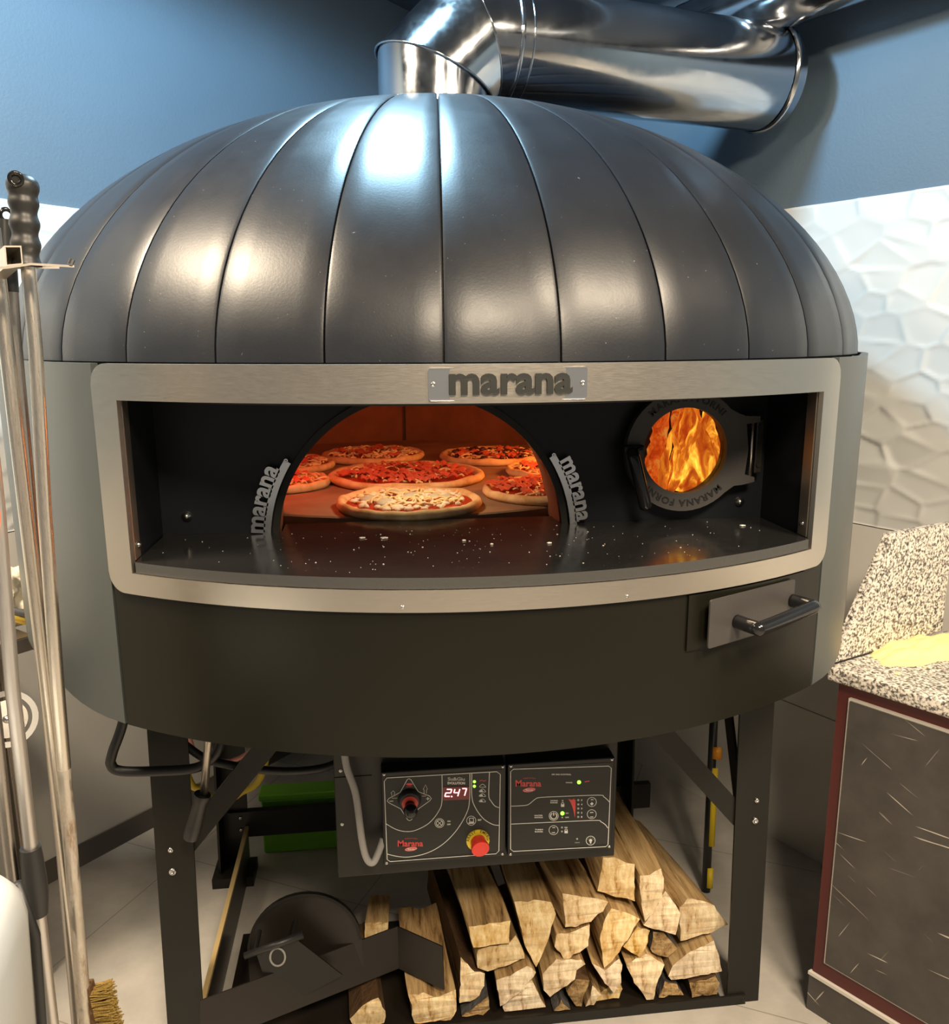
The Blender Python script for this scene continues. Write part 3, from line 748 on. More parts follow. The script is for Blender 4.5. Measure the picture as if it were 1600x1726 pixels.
# left side rail with a pale edge
bm = bmesh.new(); a_box(bm, (-.571, -.473, .005), (-.565, .183, .135), mat=0); a_box(bm, (-.5735, -.473, .130), (-.5625, .183, .140), mat=1); obj('side_rail', bm, ['sheet_dark_brown', 'tan_edge_strip'], OV)

# electrical cabinet and the two control boxes
bm = bmesh.new(); a_box(bm, (-.262, -.585, .487), (.30, -.44, .97), bevel=.002)
a_box(bm, (-.262, -.5868, .704), (-.19, -.585, .7045)); EC = obj('electrical_cabinet', bm, 'panel_box_black', OV)
for x, z in ((-.249, .718), (-.250, .604)):
    bm = bmesh.new(); a_lathe(bm, [(0, .002), (.003, .0015), (.0035, 0)], (x, -.5855, z), (0, -1, 0), 10); obj('cabinet_screw', bm, 'rivet_white', EC, True)
YC = -.62
def lp(u, v): return (.000165134 * u - 2.208e-06 * v - .18687, -1.3096e-05 * u - .000182034 * v + .770398)
def rp(u, v): return (.000152784 * u + 2.939e-06 * v + .056214, -1.1934e-05 * u - .000165254 * v + .753343)
# levelled maps: panel-printed items placed by their spot on the panel
def control_box(x0, x1, z0, z1, name, mp, label):
    bm = bmesh.new(); a_box(bm, (x0, YC, z0), (x1, -.585, z1), bevel=.0025); o = obj(name, bm, 'panel_box_black', OV); o['label'] = label
    bm = bmesh.new(); a_prism(bm, rrect(x0 + .007, z0 + .012, x1 - .006, z1 - .010, .004), h=.0008, T=lambda u, v, w_: (u, YC - w_, v)); obj('face_plate', bm, 'panel_face_black', o)
    for x in (x0 + .006, x1 - .006):
        for z in (z0 + .005, z1 - .004):
            bm = bmesh.new(); a_lathe(bm, [(0, .003), (.0025, .0025), (.0034, 0)], (x, YC, z), (0, -1, 0), 10); obj('box_screw', bm, 'bolt_steel', o, True)
    return o
LB = control_box(-.172, .0675, .531, .728, 'control_box', lp, 'left control box with display, joystick and red emergency button')
RB = control_box(.0715, .284, .529, .728, 'control_box', rp, 'right control box with gas burner buttons')
YF = YC - .0009
def P3(mp, u, v, w_=0): x, z = mp(u, v); return Vector((x, YF - w_, z))
def ribbon(bm, pts, wd, mat=0, y=YF, closed=False):
    pts = [Vector((p[0], p[1])) for p in pts]
    if closed: pts = pts + [pts[0]]
    L1, L2 = [], []
    for i, p in enumerate(pts):
        if closed and i in (0, len(pts) - 1): d = pts[1] - pts[-2]
        else: d = pts[min(i + 1, len(pts) - 1)] - pts[max(i - 1, 0)]
        d = d.normalized() if d.length > 0 else Vector((1, 0)); q = Vector((-d.y, d.x)) * wd / 2
        L1.append(bm.verts.new((p.x + q.x, y, p.y + q.y))); L2.append(bm.verts.new((p.x - q.x, y, p.y - q.y)))
    for i in range(len(pts) - 1): bm.faces.new((L1[i], L1[i + 1], L2[i + 1], L2[i])).material_index = mat
def fill(bm, pts, mat=0, y=YF):
    V = [bm.verts.new((p[0], y, p[1])) for p in pts]
    for t in tessellate_polygon([[Vector((p[0], p[1], 0)) for p in pts]]):
        try: bm.faces.new([V[i] for i in t]).material_index = mat
        except ValueError: pass
def curve2(pts, n=8): return [(p.x, p.y) for p in smooth_path([(a, b, 0) for a, b in pts], n)]
def ptext(bm, body, mp, u, v, wd, hh, mat=0, bold=.0, y=YF, arc=0):
    t = text_bm(body, 1.0, 0, bold, 'CENTER'); xs = [q.co.x for q in t.verts]; ys_ = [q.co.y for q in t.verts]
    x0, x1, y0, y1 = min(xs), max(xs), min(ys_), max(ys_)
    def f(p):
        a = (p.x - (x0 + x1) / 2) / (x1 - x0); b = (p.y - (y0 + y1) / 2) / (y1 - y0)
        X, Z = mp(u + a * wd, v - b * hh + arc * (4 * a * a)); return Vector((X, y, Z))
    merge(bm, t, f, mat)
def pcirc(mp, u, v, r, n=28): return [mp(u + r * cos(2 * pi * k / n), v + r * sin(2 * pi * k / n)) for k in range(n)]
MW = ['print_white', 'print_red', 'print_grey', 'led_green']
# ---- left box print
bm = bmesh.new(); W_ = .0014
ribbon(bm, [lp(*p) for p in [(160, 285), (1435, 205), (1478, 235), (1475, 1140), (1440, 1175), (185, 1260), (150, 1235), (130, 325)]], W_, closed=True)
for c in ([(795, 245), (795, 540), (760, 660), (650, 800), (500, 885), (380, 905), (260, 880), (145, 815)],
          [(1120, 225), (1118, 540), (1080, 700), (960, 900), (800, 1060), (620, 1160), (420, 1205), (280, 1200), (150, 1170)],
          [(1143, 225), (1145, 490), (1185, 620), (1280, 750), (1390, 820), (1470, 835)],
          [(1350, 212), (1345, 480), (1375, 550), (1420, 605), (1470, 625)]):
    ribbon(bm, [lp(*p) for p in curve2(c)], W_)
ribbon(bm, [lp(*p) for p in [(395, 300), (415, 292), (435, 302), (520, 440), (650, 490), (672, 520), (650, 548), (520, 640), (440, 765), (418, 778), (395, 768), (315, 640), (180, 570), (160, 548), (180, 520), (310, 450)]], .0011, closed=True)
for (u, v, h) in ((232, 490, 60), (605, 470, 110)):
    ribbon(bm, [lp(u - 18, v), lp(u - 18, v - h * .5), lp(u - 30, v - h * .5), lp(u, v - h), lp(u + 22, v - h * .5), lp(u + 10, v - h * .5), lp(u + 10, v - 10)], .0007)
ribbon(bm, [lp(185, 552), lp(230, 550)], .0014); ribbon(bm, [lp(610, 522), lp(652, 520)], .0014); ribbon(bm, [lp(631, 502), lp(631, 540)], .0014)
ribbon(bm, [lp(215, 517), lp(275, 515)], .0007); ribbon(bm, [lp(560, 492), lp(612, 490)], .0007)
ptext(bm, 'START', lp, 418, 722, 58, 14); ptext(bm, 'STOP', lp, 418, 745, 46, 14)
ptext(bm, 'Su&Giu', lp, 962, 292, 200, 40, 2, .03); ptext(bm, 'EVOLUTION', lp, 962, 340, 205, 30, 0, .04)
for v in (370, 425, 478, 542):
    ribbon(bm, curve2([lp(1235, v + 16), lp(1240, v), lp(1270, v - 20), lp(1300, v), lp(1308, v + 16)], 4) + [lp(1235, v + 16)], .0009)
    if v != 370: fill(bm, [lp(1225, v + 8), lp(1245, v - 10), lp(1270, v - 6), lp(1275, v + 12), lp(1240, v + 16)])
ribbon(bm, pcirc(lp, 766, 806, 54), .0010, closed=True); ribbon(bm, pcirc(lp, 766, 806, 38), .0014, closed=True)
ribbon(bm, [lp(740, 780), lp(795, 835)], .0014); ribbon(bm, [lp(795, 780), lp(742, 832)], .0012)
ribbon(bm, pcirc(lp, 1140, 778, 54), .0010, closed=True); ribbon(bm, [lp(1118, 750), lp(1165, 748), lp(1168, 790), lp(1122, 792)], .0016, closed=True); fill(bm, [lp(1108, 800), lp(1175, 796), lp(1172, 812), lp(1110, 815)])
ptext(bm, 'ON', lp, 876, 785, 36, 18, 0, .05); ptext(bm, 'OFF', lp, 876, 822, 42, 18, 0, .05); ptext(bm, 'SET', lp, 1240, 770, 46, 20, 0, .05)
fill(bm, pcirc(lp, 418, 356, 1)); fill(bm, [lp(418 + 38 * cos(k * pi / 10), 356 + 14 * sin(k * pi / 10)) for k in range(20)], 1); ptext(bm, 'RESET', lp, 418, 384, 66, 11, 1)
ribbon(bm, [lp(1232, 314), lp(1265, 304), lp(1280, 316), lp(1312, 306)], .0012, 1)
ptext(bm, 'Marana', lp, 424, 1046, 296, 74, 1, .02); ptext(bm, 'MADE IN ITALY', lp, 436, 985, 150, 12, 1, 0, YF, 6)
def badge(bm, mp, u, v, s):
    fill(bm, [mp(u + s * cos(k * pi / 14), v + s * .34 * sin(k * pi / 14) - .12 * s * cos(k * pi / 14)) for k in range(28)], 1)
    ribbon(bm, [mp(u + s * .84 * cos(k * pi / 14), v + s * .24 * sin(k * pi / 14) - .1 * s * cos(k * pi / 14)) for k in range(28)], .0006, 0, YF - .0002, True)
    ptext(bm, 'forni', mp, u, v - 1, s * 1.1, s * .3, 0, .03, YF - .0003)
badge(bm, lp, 430, 1112, 74)
fill(bm, pcirc(lp, 1174, 322, 17), 3); fill(bm, pcirc(lp, 1174, 375, 17), 3)
obj_raw('printed_markings', bm, MW, LB)
# display
bm = bmesh.new(); c = [lp(805, 385), lp(1115, 378), lp(1112, 525), lp(808, 540)]; a_prism(bm, c, h=.0007, T=lambda u, v, w_: (u, YF - w_, v)); DSP = obj('display', bm, 'display_glass', LB)
bm = bmesh.new()
SEG = {'2': 'abged', '4': 'fgbc', '7': 'abc'}
def digit(ch, u, v, w2, h2):
    sl = 12; q = {'a': ((-w2, -h2), (w2, -h2)), 'b': ((w2, -h2), (w2, 0)), 'c': ((w2, 0), (w2, h2)), 'd': ((-w2, h2), (w2, h2)), 'e': ((-w2, 0), (-w2, h2)), 'f': ((-w2, -h2), (-w2, 0)), 'g': ((-w2, 0), (w2, 0))}
    for s_ in SEG[ch]:
        (x0, y0), (x1, y1) = q[s_]; ribbon(bm, [lp(u + x0 * .9 - y0 / h2 * sl, v + y0 * .93), lp(u + x1 * .9 - y1 / h2 * sl, v + y1 * .93)], .0022, 0, YF - .0010)
digit('2', 868, 450, 32, 44); digit('4', 962, 447, 32, 44); digit('7', 1045, 440, 28, 44); fill(bm, pcirc(lp, 908, 492, 9), 0, YF - .001)
obj_raw('digits', bm, 'led_red_digit', DSP)
# joystick and emergency button
def lathe_y(bm, prof, mp, u, v, seg=28):
    x, z = mp(u, v); return a_lathe(bm, prof, (x, YF, z), (0, -1, 0), seg)
bm = bmesh.new(); lathe_y(bm, [(0, .010), (.018, .010), (.0215, .006), (.0225, 0)], lp, 418, 530); JS = obj('joystick', bm, 'matte_black_plastic', LB, True, 40)
bm = bmesh.new(); lathe_y(bm, [(0, .0112), (.0150, .0112), (.0155, .0100), (.0155, .009)], lp, 420, 545); obj('red_ring', bm, 'knob_red', JS, True, 40)
x, z = lp(420, 560); bm = bmesh.new(); a_lathe(bm, [(.010, 0), (.0085, .004), (.0095, .008), (.0125, .013), (.0138, .019), (.0125, .026), (.007, .031), (0, .0325)], (x, YF - .010, z), (0.02, -1, -.08), 24); obj('joystick_grip', bm, 'gloss_black_plastic', JS, True)
bm = bmesh.new(); lathe_y(bm, [(0, .002), (.0228, .002), (.0232, 0)], lp, 1222, 1010, 36); EB = obj('emergency_button', bm, 'button_yellow', LB)
EB['label'] = 'red emergency push button on yellow disc'
bm = bmesh.new(); x, z = lp(1222, 1015)
a_lathe(bm, [(.0150, 0), (.0150, .008), (.0165, .012), (.0178, .019), (.0172, .0225), (.008, .0242), (0, .0245)], (x, YF - .002, z), (.10, -1, -.16), 32); obj('push_cap', bm, 'button_red', EB, True, 40)
bm = bmesh.new()
for body, mid in (('EMERG', 38), ('ARRST', 142)):
    t = text_bm(body, .0085, 0, .0001, 'CENTER', 1.1)
    def f(p, mid=mid):
        a = R(mid) - p.x / .0200; r = .0200 + p.y; return Vector((x + r * cos(a), YF - .0023, z + .0008 + r * sin(a)))
    merge(bm, t, f)
obj_raw('button_lettering', bm, 'panel_face_black', EB)
# ---- right box print
bm = bmesh.new()
ribbon(bm, [rp(*p) for p in [(165, 207), (1405, 158), (1440, 185), (1410, 1195), (1380, 1225), (150, 1280), (115, 1250), (130, 240)]], W_, closed=True)
for c in ([(130, 683), (300, 675), (365, 655), (440, 595), (510, 570), (800, 555), (1280, 538), (1345, 560), (1400, 605), (1420, 630)], [(128, 918), (700, 893), (1240, 872), (1310, 890), (1370, 930), (1405, 975)]):
    ribbon(bm, [rp(*p) for p in curve2(c, 5)], W_)
ptext(bm, 'Marana', rp, 358, 388, 330, 84, 1, .02); ptext(bm, 'MADE IN ITALY', rp, 376, 318, 165, 13, 1, 0, YF, 8); badge(bm, rp, 366, 472, 84)
ptext(bm, 'AIR GAS CONTROL', rp, 785, 270, 258, 18, 0, .03); ptext(bm, 'POWER', rp, 888, 376, 88, 16, 0, .03)
fill(bm, pcirc(rp, 1017, 370, 25), 3); ribbon(bm, [rp(1090, 366), rp(1125, 358), rp(1155, 356)], .002, 1)
ptext(bm, 'SAVING', rp, 690, 612, 98, 17, 0, .04); ptext(bm, 'BURNER', rp, 690, 638, 98, 17, 0, .04)
ptext(bm, 'MASTER', rp, 486, 806, 108, 17, 0, .04); ptext(bm, 'IGNITION', rp, 486, 832, 108, 17, 0, .04)
ptext(bm, 'TURBO', rp, 490, 992, 108, 17, 0, .04); ptext(bm, 'BURNER', rp, 490, 1020, 108, 17, 0, .04)
for (u, v) in ((802, 668), (848, 1018)):
    fill(bm, [rp(u - 22, v - 10), rp(u + 22, v - 10), rp(u + 22, v + 24), rp(u - 22, v + 24)]); ribbon(bm, curve2([rp(u - 15, v - 10), rp(u - 14, v - 24), rp(u, v - 33), rp(u + 14, v - 24), rp(u + 15, v - 10)], 3), .0012)
ribbon(bm, pcirc(rp, 684, 812, 60), .0011, closed=True)
ribbon(bm, [rp(684 + 40 * cos(R(a)), 812 + 40 * sin(R(a))) for a in range(-60, 241, 12)], .0022); ribbon(bm, [rp(684, 765), rp(684, 808)], .0022)
fill(bm, pcirc(rp, 799, 778, 26), 3); fill(bm, pcirc(rp, 797, 832, 11), 2); ptext(bm, 'ON', rp, 858, 776, 38, 16, 0, .04); ptext(bm, 'OFF', rp, 860, 832, 50, 16, 0, .04)
fill(bm, [rp(875, 588), rp(905, 597), rp(930, 600), rp(948, 582), rp(956, 598), rp(970, 596), rp(972, 700), rp(964, 840), rp(950, 760), rp(930, 690), rp(905, 630)], 1)
for k, v in enumerate((604, 660, 714, 770, 825)):
    fill(bm, pcirc(rp, 1008, v, 14), 2); ptext(bm, str(5 - k), rp, 1053, v, 16, 22, 0, .05)
for v in (628, 790): ribbon(bm, pcirc(rp, 1187, v, 60), .0010, closed=True)
ptext(bm, 'ON', rp, 1190, 597, 36, 16, 0, .04); fill(bm, [rp(1180, 632), rp(1196, 632), rp(1196, 642), rp(1208, 644), rp(1208, 660), rp(1196, 660), rp(1196, 672), rp(1180, 672), rp(1180, 660), rp(1166, 660), rp(1166, 646), rp(1180, 644)])
ribbon(bm, [rp(1164, 768), rp(1208, 766)], .0018); ptext(bm, 'OFF', rp, 1186, 828, 46, 16, 0, .04)
ribbon(bm, pcirc(rp, 682, 1000, 60), .0010, closed=True); ptext(bm, 'ON', rp, 684, 966, 36, 16, 0, .04); ptext(bm, 'OFF', rp, 680, 1034, 46, 16, 0, .04)
for u, v in ((793, 965), (793, 1018), (802, 612), (995, 1118)): fill(bm, pcirc(rp, u, v, 12), 2)
ptext(bm, 'ON', rp, 845, 965, 40, 17, 0, .04); ptext(bm, 'LIGHT', rp, 998, 1168, 66, 14, 2, .02)
ribbon(bm, pcirc(rp, 1175, 1142, 60), .0011, closed=True); fill(bm, pcirc(rp, 1175, 1140, 21)); fill(bm, [rp(1162, 1155), rp(1188, 1155), rp(1184, 1182), rp(1168, 1182)])
for a in (-160, -125, -90, -55, -20): ribbon(bm, [rp(1175 + 34 * cos(R(a)), 1140 + 34 * sin(R(a))), rp(1175 + 44 * cos(R(a)), 1140 + 44 * sin(R(a)))], .0006)
obj_raw('printed_markings', bm, MW, RB)
# grey conduit to the control box
bm = bmesh.new(); a_tube(bm, smooth_path([(-.240, -.62, .79), (-.235, -.624, .745), (-.220, -.628, .690), (-.212, -.63, .60), (-.204, -.63, .556), (-.192, -.63, .546), (-.181, -.622, .562), (-.171, -.61, .582)], 6), .0068, 12); obj('conduit', bm, 'grey_conduit', OV, True)
# lever with black grip hanging from the underside
bm = bmesh.new(); a_tube(bm, [(-.470, -.56, .965), (-.513, -.56, .668)], .0075, 12); LV = obj('lever', bm, 'dark_tube_steel', OV, True)
bm = bmesh.new(); d = Vector((-.026, 0, -.083)).normalized(); a_lathe(bm, [(0, -.004), (.016, -.002), (.017, .006), (.014, .012), (.015, .06), (.015, .064), (.0155, .066), (.0155, .090), (.0145, .094), (0, .094)], (-.515, -.56, .672), d, 20); obj('lever_grip', bm, 'matte_black_plastic', LV, True, 40)

# ================================================================== HOSES under the oven
def hose(name, pts, r, mat, label, cat):
    bm = bmesh.new(); a_tube(bm, smooth_path(pts, 8), r, 12); tag(obj(name, bm, mat, None, True), label, cat)
hose('power_cable', [(-.640, -.52, .968), (-.650, -.54, .84), (-.676, -.55, .765), (-.680, -.55, .742), (-.664, -.55, .728), (-.60, -.55, .723), (-.526, -.545, .722), (-.49, -.54, .745), (-.480, -.53, .775), (-.492, -.52, .80), (-.53, -.50, .84), (-.58, -.49, .87), (-.61, -.49, .967)], .0095, 'black_rubber', 'thick black cable looping down below the left side of the oven body', 'cable')
hose('power_cable', [(-.60, -.43, .967), (-.615, -.44, .80), (-.55, -.44, .70), (-.47, -.45, .67), (-.36, -.45, .650), (-.27, -.44, .655), (-.24, -.43, .70), (-.22, -.43, .968)], .0085, 'black_rubber', 'black cable sagging in a shallow arc beneath the oven towards the control boxes', 'cable')
hose('gas_hose', [(-.68, -.10, .965), (-.64, -.10, .56), (-.60, -.10, .515), (-.55, -.10, .498), (-.49, -.10, .525), (-.44, -.10, .58), (-.40, -.10, .967)], .006, 'pink_hose', 'thin pink hose drooping under the oven behind the left leg', 'hose')
hose('water_hose', [(-.72, -.10, .965), (-.66, -.10, .50), (-.625, -.10, .425), (-.58, -.10, .396), (-.53, -.10, .408), (-.46, -.10, .50), (-.42, -.10, .967)], .009, 'yellow_hose', 'yellow braided hose curving under the oven behind the black lever', 'hose')

# ================================================================== PIZZAS
def pizza(x, y, r, kind, label, seed):
    rnd = random.Random(seed); T = thing('pizza', label, 'pizza', (x, y, 1.215), 'pizzas baking on the oven hearth')
    bm = bmesh.new(); seg = 64; rings = []
    for (q, h) in ((0, 0.0), (.80, 0.0), (.96, .001), (1.0, .008), (.985, .015), (.945, .0185), (.90, .0165), (.865, .0105), (.5, .0095), (0, .0095)):
        if q == 0: rings.append([bm.verts.new((x, y, 1.2155 + h))]); continue
        rings.append([bm.verts.new((x + r * q * (1 + .025 * noise.noise(Vector((cos(2*pi*k/seg)*1.7 + seed, sin(2*pi*k/seg)*1.7, 0)))) * cos(2 * pi * k / seg), y + r * q * (1 + .025 * noise.noise(Vector((cos(2*pi*k/seg)*1.7 + seed, sin(2*pi*k/seg)*1.7, 0)))) * sin(2 * pi * k / seg), 1.2155 + h * (1 + .25 * noise.noise(Vector((cos(2*pi*k/seg)*3, sin(2*pi*k/seg)*3, seed)))))) for k in range(seg)])
    for A, B in zip(rings, rings[1:]):
        for k in range(seg):
            q = [A[k % len(A)], A[(k + 1) % seg % len(A)], B[(k + 1) % seg % len(B)], B[k % len(B)]]; u = []
            for v in q:
                if v not in u: u.append(v)
            bm.faces.new(u)
    obj('crust', bm, 'baked_crust', T, True)
    bm = bmesh.new(); a_lathe(bm, [(0, .0115), (r * .6, .0118), (r * .84, .0112), (r * .885, .0095)], (x, y, 1.2157), seg=48)
    for v in bm.verts: v.co.z += .0015 * noise.noise(v.co * 40)
    obj('tomato_sauce', bm, 'tomato_sauce', T, True)
    def scatter(n, maker, mat, name, rmax=.82):
        bm = bmesh.new()
        for _ in range(n):
            a = rnd.uniform(0, 2 * pi); q = r * rmax * math.sqrt(rnd.random()); maker(bm, x + q * cos(a), y + q * sin(a))
        for v in bm.verts: v.co += noise.noise_vector(v.co * 70) * .0015
        o = obj(name, bm, mat, T, True); o['kind'] = 'stuff'
    def shred(bm, px, py):
        a = rnd.uniform(0, pi); l = rnd.uniform(.006, .016); z = 1.2285 + rnd.uniform(0, .006)
        a_tube(bm, smooth_path([(px - l * cos(a), py - l * sin(a), z), (px + rnd.uniform(-.004, .004), py + rnd.uniform(-.004, .004), z + .003), (px + l * cos(a), py + l * sin(a), z - .001)], 3), rnd.uniform(.0016, .0028), 6)
    def blob(s0, s1, h):
        def f(bm, px, py):
            s = rnd.uniform(s0, s1); bmesh.ops.create_icosphere(bm, subdivisions=2, radius=1, matrix=Matrix.Translation((px, py, 1.2285 + h * .4)) @ Matrix.Rotation(rnd.uniform(0, 6), 4, 'Z') @ Matrix.Diagonal((s, s * rnd.uniform(.5, 1), h, 1)))
        return f
    def curl(bm, px, py):
        a = rnd.uniform(0, pi); l = rnd.uniform(.010, .022); w_ = rnd.uniform(.006, .010); z = 1.230; pr = None
        for k in range(6):
            t = k / 5 - .5; cx = px + l * 2 * t * cos(a); cy = py + l * 2 * t * sin(a); zz = z + .006 * (.5 + .5 * sin(k * 1.7)) + rnd.uniform(0, .002)
            e = [bm.verts.new((cx - w_ * sin(a), cy + w_ * cos(a), zz + .003)), bm.verts.new((cx, cy, zz + .006)), bm.verts.new((cx + w_ * sin(a), cy - w_ * cos(a), zz))]
            if pr:
                bm.faces.new((pr[0], e[0], e[1], pr[1])); bm.faces.new((pr[1], e[1], e[2], pr[2]))
            pr = e
    if kind == 'white':
        scatter(150, blob(.004, .011, .0045), 'pale_mozzarella', 'mozzarella', .78); scatter(110, shred, 'melted_cheese', 'cheese_shreds', .75); scatter(9, blob(.014, .02, .007), 'mushroom_slice', 'mushroom_slices', .6)
    elif kind == 'ham':
        scatter(70, curl, 'ham_slice', 'ham_curls', .80); scatter(90, shred, 'melted_cheese', 'cheese_shreds', .82)
    elif kind == 'olive':
        scatter(55, blob(.007, .012, .007), 'dark_olive', 'olives', .78); scatter(60, shred, 'melted_cheese', 'cheese_shreds', .82); scatter(14, curl, 'ham_slice', 'ham_curls', .7)
    else:
        scatter(130, shred, 'melted_cheese', 'cheese_shreds', .84); scatter(24, blob(.006, .012, .005), 'melted_cheese', 'melted_cheese', .7); scatter(16, curl, 'ham_slice', 'ham_curls', .7)
pizza(-.103, -.500, .140, 'white', 'front pizza with white mozzarella and mushrooms nearest the oven mouth', 1)
pizza(-.095, -.178, .178, 'ham', 'large middle pizza covered in red ham curls and cheese', 2)
pizza(-.170, .175, .140, 'cheese', 'far pizza with golden cheese at the back left of the hearth', 3)
pizza(.145, .115, .140, 'olive', 'far pizza topped with dark olives at the back right of the hearth', 4)
pizza(.262, -.150, .120, 'cheese', 'orange cheese pizza at the right edge between the olive and the front ham pizzas', 5)
pizza(.180, -.410, .130, 'ham', 'front right pizza heaped with bright red ham by the mouth edge', 6)
pizza(-.385, .030, .120, 'cheese', 'pizza half hidden at the left edge, the farther of the two there', 7)
pizza(-.370, -.235, .105, 'cheese', 'small pizza at the left edge, the nearer of the two there', 8)

# ================================================================== FIREWOOD
LOGS = {
'topmid': [(0.319,0.383),(0.344,0.386),(0.373,0.368),(0.396,0.362),(0.398,0.302),(0.398,0.265),(0.366,0.275),(0.337,0.285),(0.305,0.299),(0.309,0.332)],
'B': [(0.399,0.345),(0.425,0.346),(0.453,0.36),(0.462,0.332),(0.457,0.279),(0.439,0.249),(0.416,0.223),(0.404,0.266),(0.400,0.302)],
'C': [(0.505,0.236),(0.523,0.259),(0.563,0.251),(0.594,0.234),(0.631,0.179),(0.595,0.161),(0.552,0.154),(0.509,0.146),(0.506,0.192)],
'D': [(0.412,0.212),(0.448,0.269),(0.464,0.298),(0.500,0.25),(0.504,0.235),(0.500,0.199),(0.494,0.177),(0.451,0.194)],
'E': [(0.321,0.242),(0.338,0.267),(0.372,0.253),(0.409,0.23),(0.386,0.186),(0.361,0.145),(0.323,0.108),(0.31,0.186)],
'F': [(0.369,0.151),(0.404,0.204),(0.437,0.189),(0.43,0.145),(0.411,0.119)],
'G': [(0.435,0.134),(0.443,0.182),(0.471,0.177),(0.508,0.129),(0.484,0.105),(0.441,0.124)],
'H': [(0.476,0.068),(0.488,0.095),(0.52,0.126),(0.558,0.141),(0.592,0.154),(0.609,0.097),(0.617,0.066),(0.53,0.058),(0.482,0.055)],
'I': [(0.530,0.046),(0.574,0.053),(0.600,0.058),(0.612,0.038),(0.606,0.006),(0.540,0.006)],
'J': [(0.375,0.112),(0.427,0.130),(0.452,0.117),(0.474,0.096),(0.461,0.06),(0.449,0.006),(0.431,0.006),(0.399,0.056)],
'K': [(0.460,0.006),(0.476,0.048),(0.509,0.040),(0.527,0.006)],
'L': [(0.224,0.308),(0.283,0.296),(0.334,0.278),(0.325,0.253),(0.294,0.229),(0.256,0.216),(0.229,0.221)],
'M': [(0.208,0.205),(0.256,0.212),(0.294,0.222),(0.292,0.166),(0.232,0.131),(0.206,0.172)],
'N': [(0.176,0.106),(0.212,0.146),(0.274,0.136),(0.284,0.124),(0.263,0.108),(0.259,0.086),(0.198,0.044),(0.181,0.062)],
'O': [(0.292,0.128),(0.323,0.107),(0.361,0.132),(0.372,0.116),(0.368,0.067),(0.35,0.041),(0.319,0.08)],
'P': [(0.308,0.006),(0.327,0.033),(0.368,0.053),(0.383,0.031),(0.372,0.006),(0.328,0.006)],
'Q': [(0.283,0.006),(0.300,0.063),(0.325,0.036),(0.304,0.006)],
'R': [(0.234,0.050),(0.262,0.082),(0.297,0.074),(0.276,0.006),(0.262,0.006)],
'S': [(0.205,0.006),(0.225,0.04),(0.250,0.006)],
'T': [(0.008,0.241),(0.06,0.244),(0.111,0.248),(0.11,0.217),(0.108,0.188),(0.063,0.186),(0.02,0.184),(0.013,0.213)],
'U': [(0.029,0.173),(0.063,0.181),(0.108,0.183),(0.125,0.206),(0.147,0.140),(0.096,0.123),(0.053,0.113),(0.030,0.125)],
'V': [(0.069,0.106),(0.106,0.118),(0.147,0.135),(0.168,0.117),(0.14,0.074),(0.081,0.033)],
'W': [(-0.006,0.16),(0.027,0.119),(0.053,0.110),(0.051,0.076),(0.039,0.051),(0.016,0.036),(-0.011,0.034)],
'X': [(0.116,0.288),(0.163,0.290),(0.204,0.282),(0.219,0.251),(0.193,0.168),(0.168,0.115),(0.141,0.167)],
'Y': [(0.086,0.028),(0.159,0.087),(0.194,0.010),(0.17,0.006),(0.092,0.006)],
'Z': [(-0.129,0.083),(-0.093,0.086),(-0.057,0.073),(-0.014,0.088),(-0.014,0.03),(-0.03,0.006),(-0.116,0.006)],
'AA': [(-0.262,0.029),(-0.231,0.063),(-0.192,0.079),(-0.175,0.04),(-0.179,0.006),(-0.258,0.006)],
'AB': [(-0.008,0.006),(0.022,0.030),(0.059,0.056),(0.064,0.018),(0.045,0.006)],
'AC': [(-0.235,0.006),(-0.17,0.006),(-0.165,0.115),(-0.225,0.12)],
}
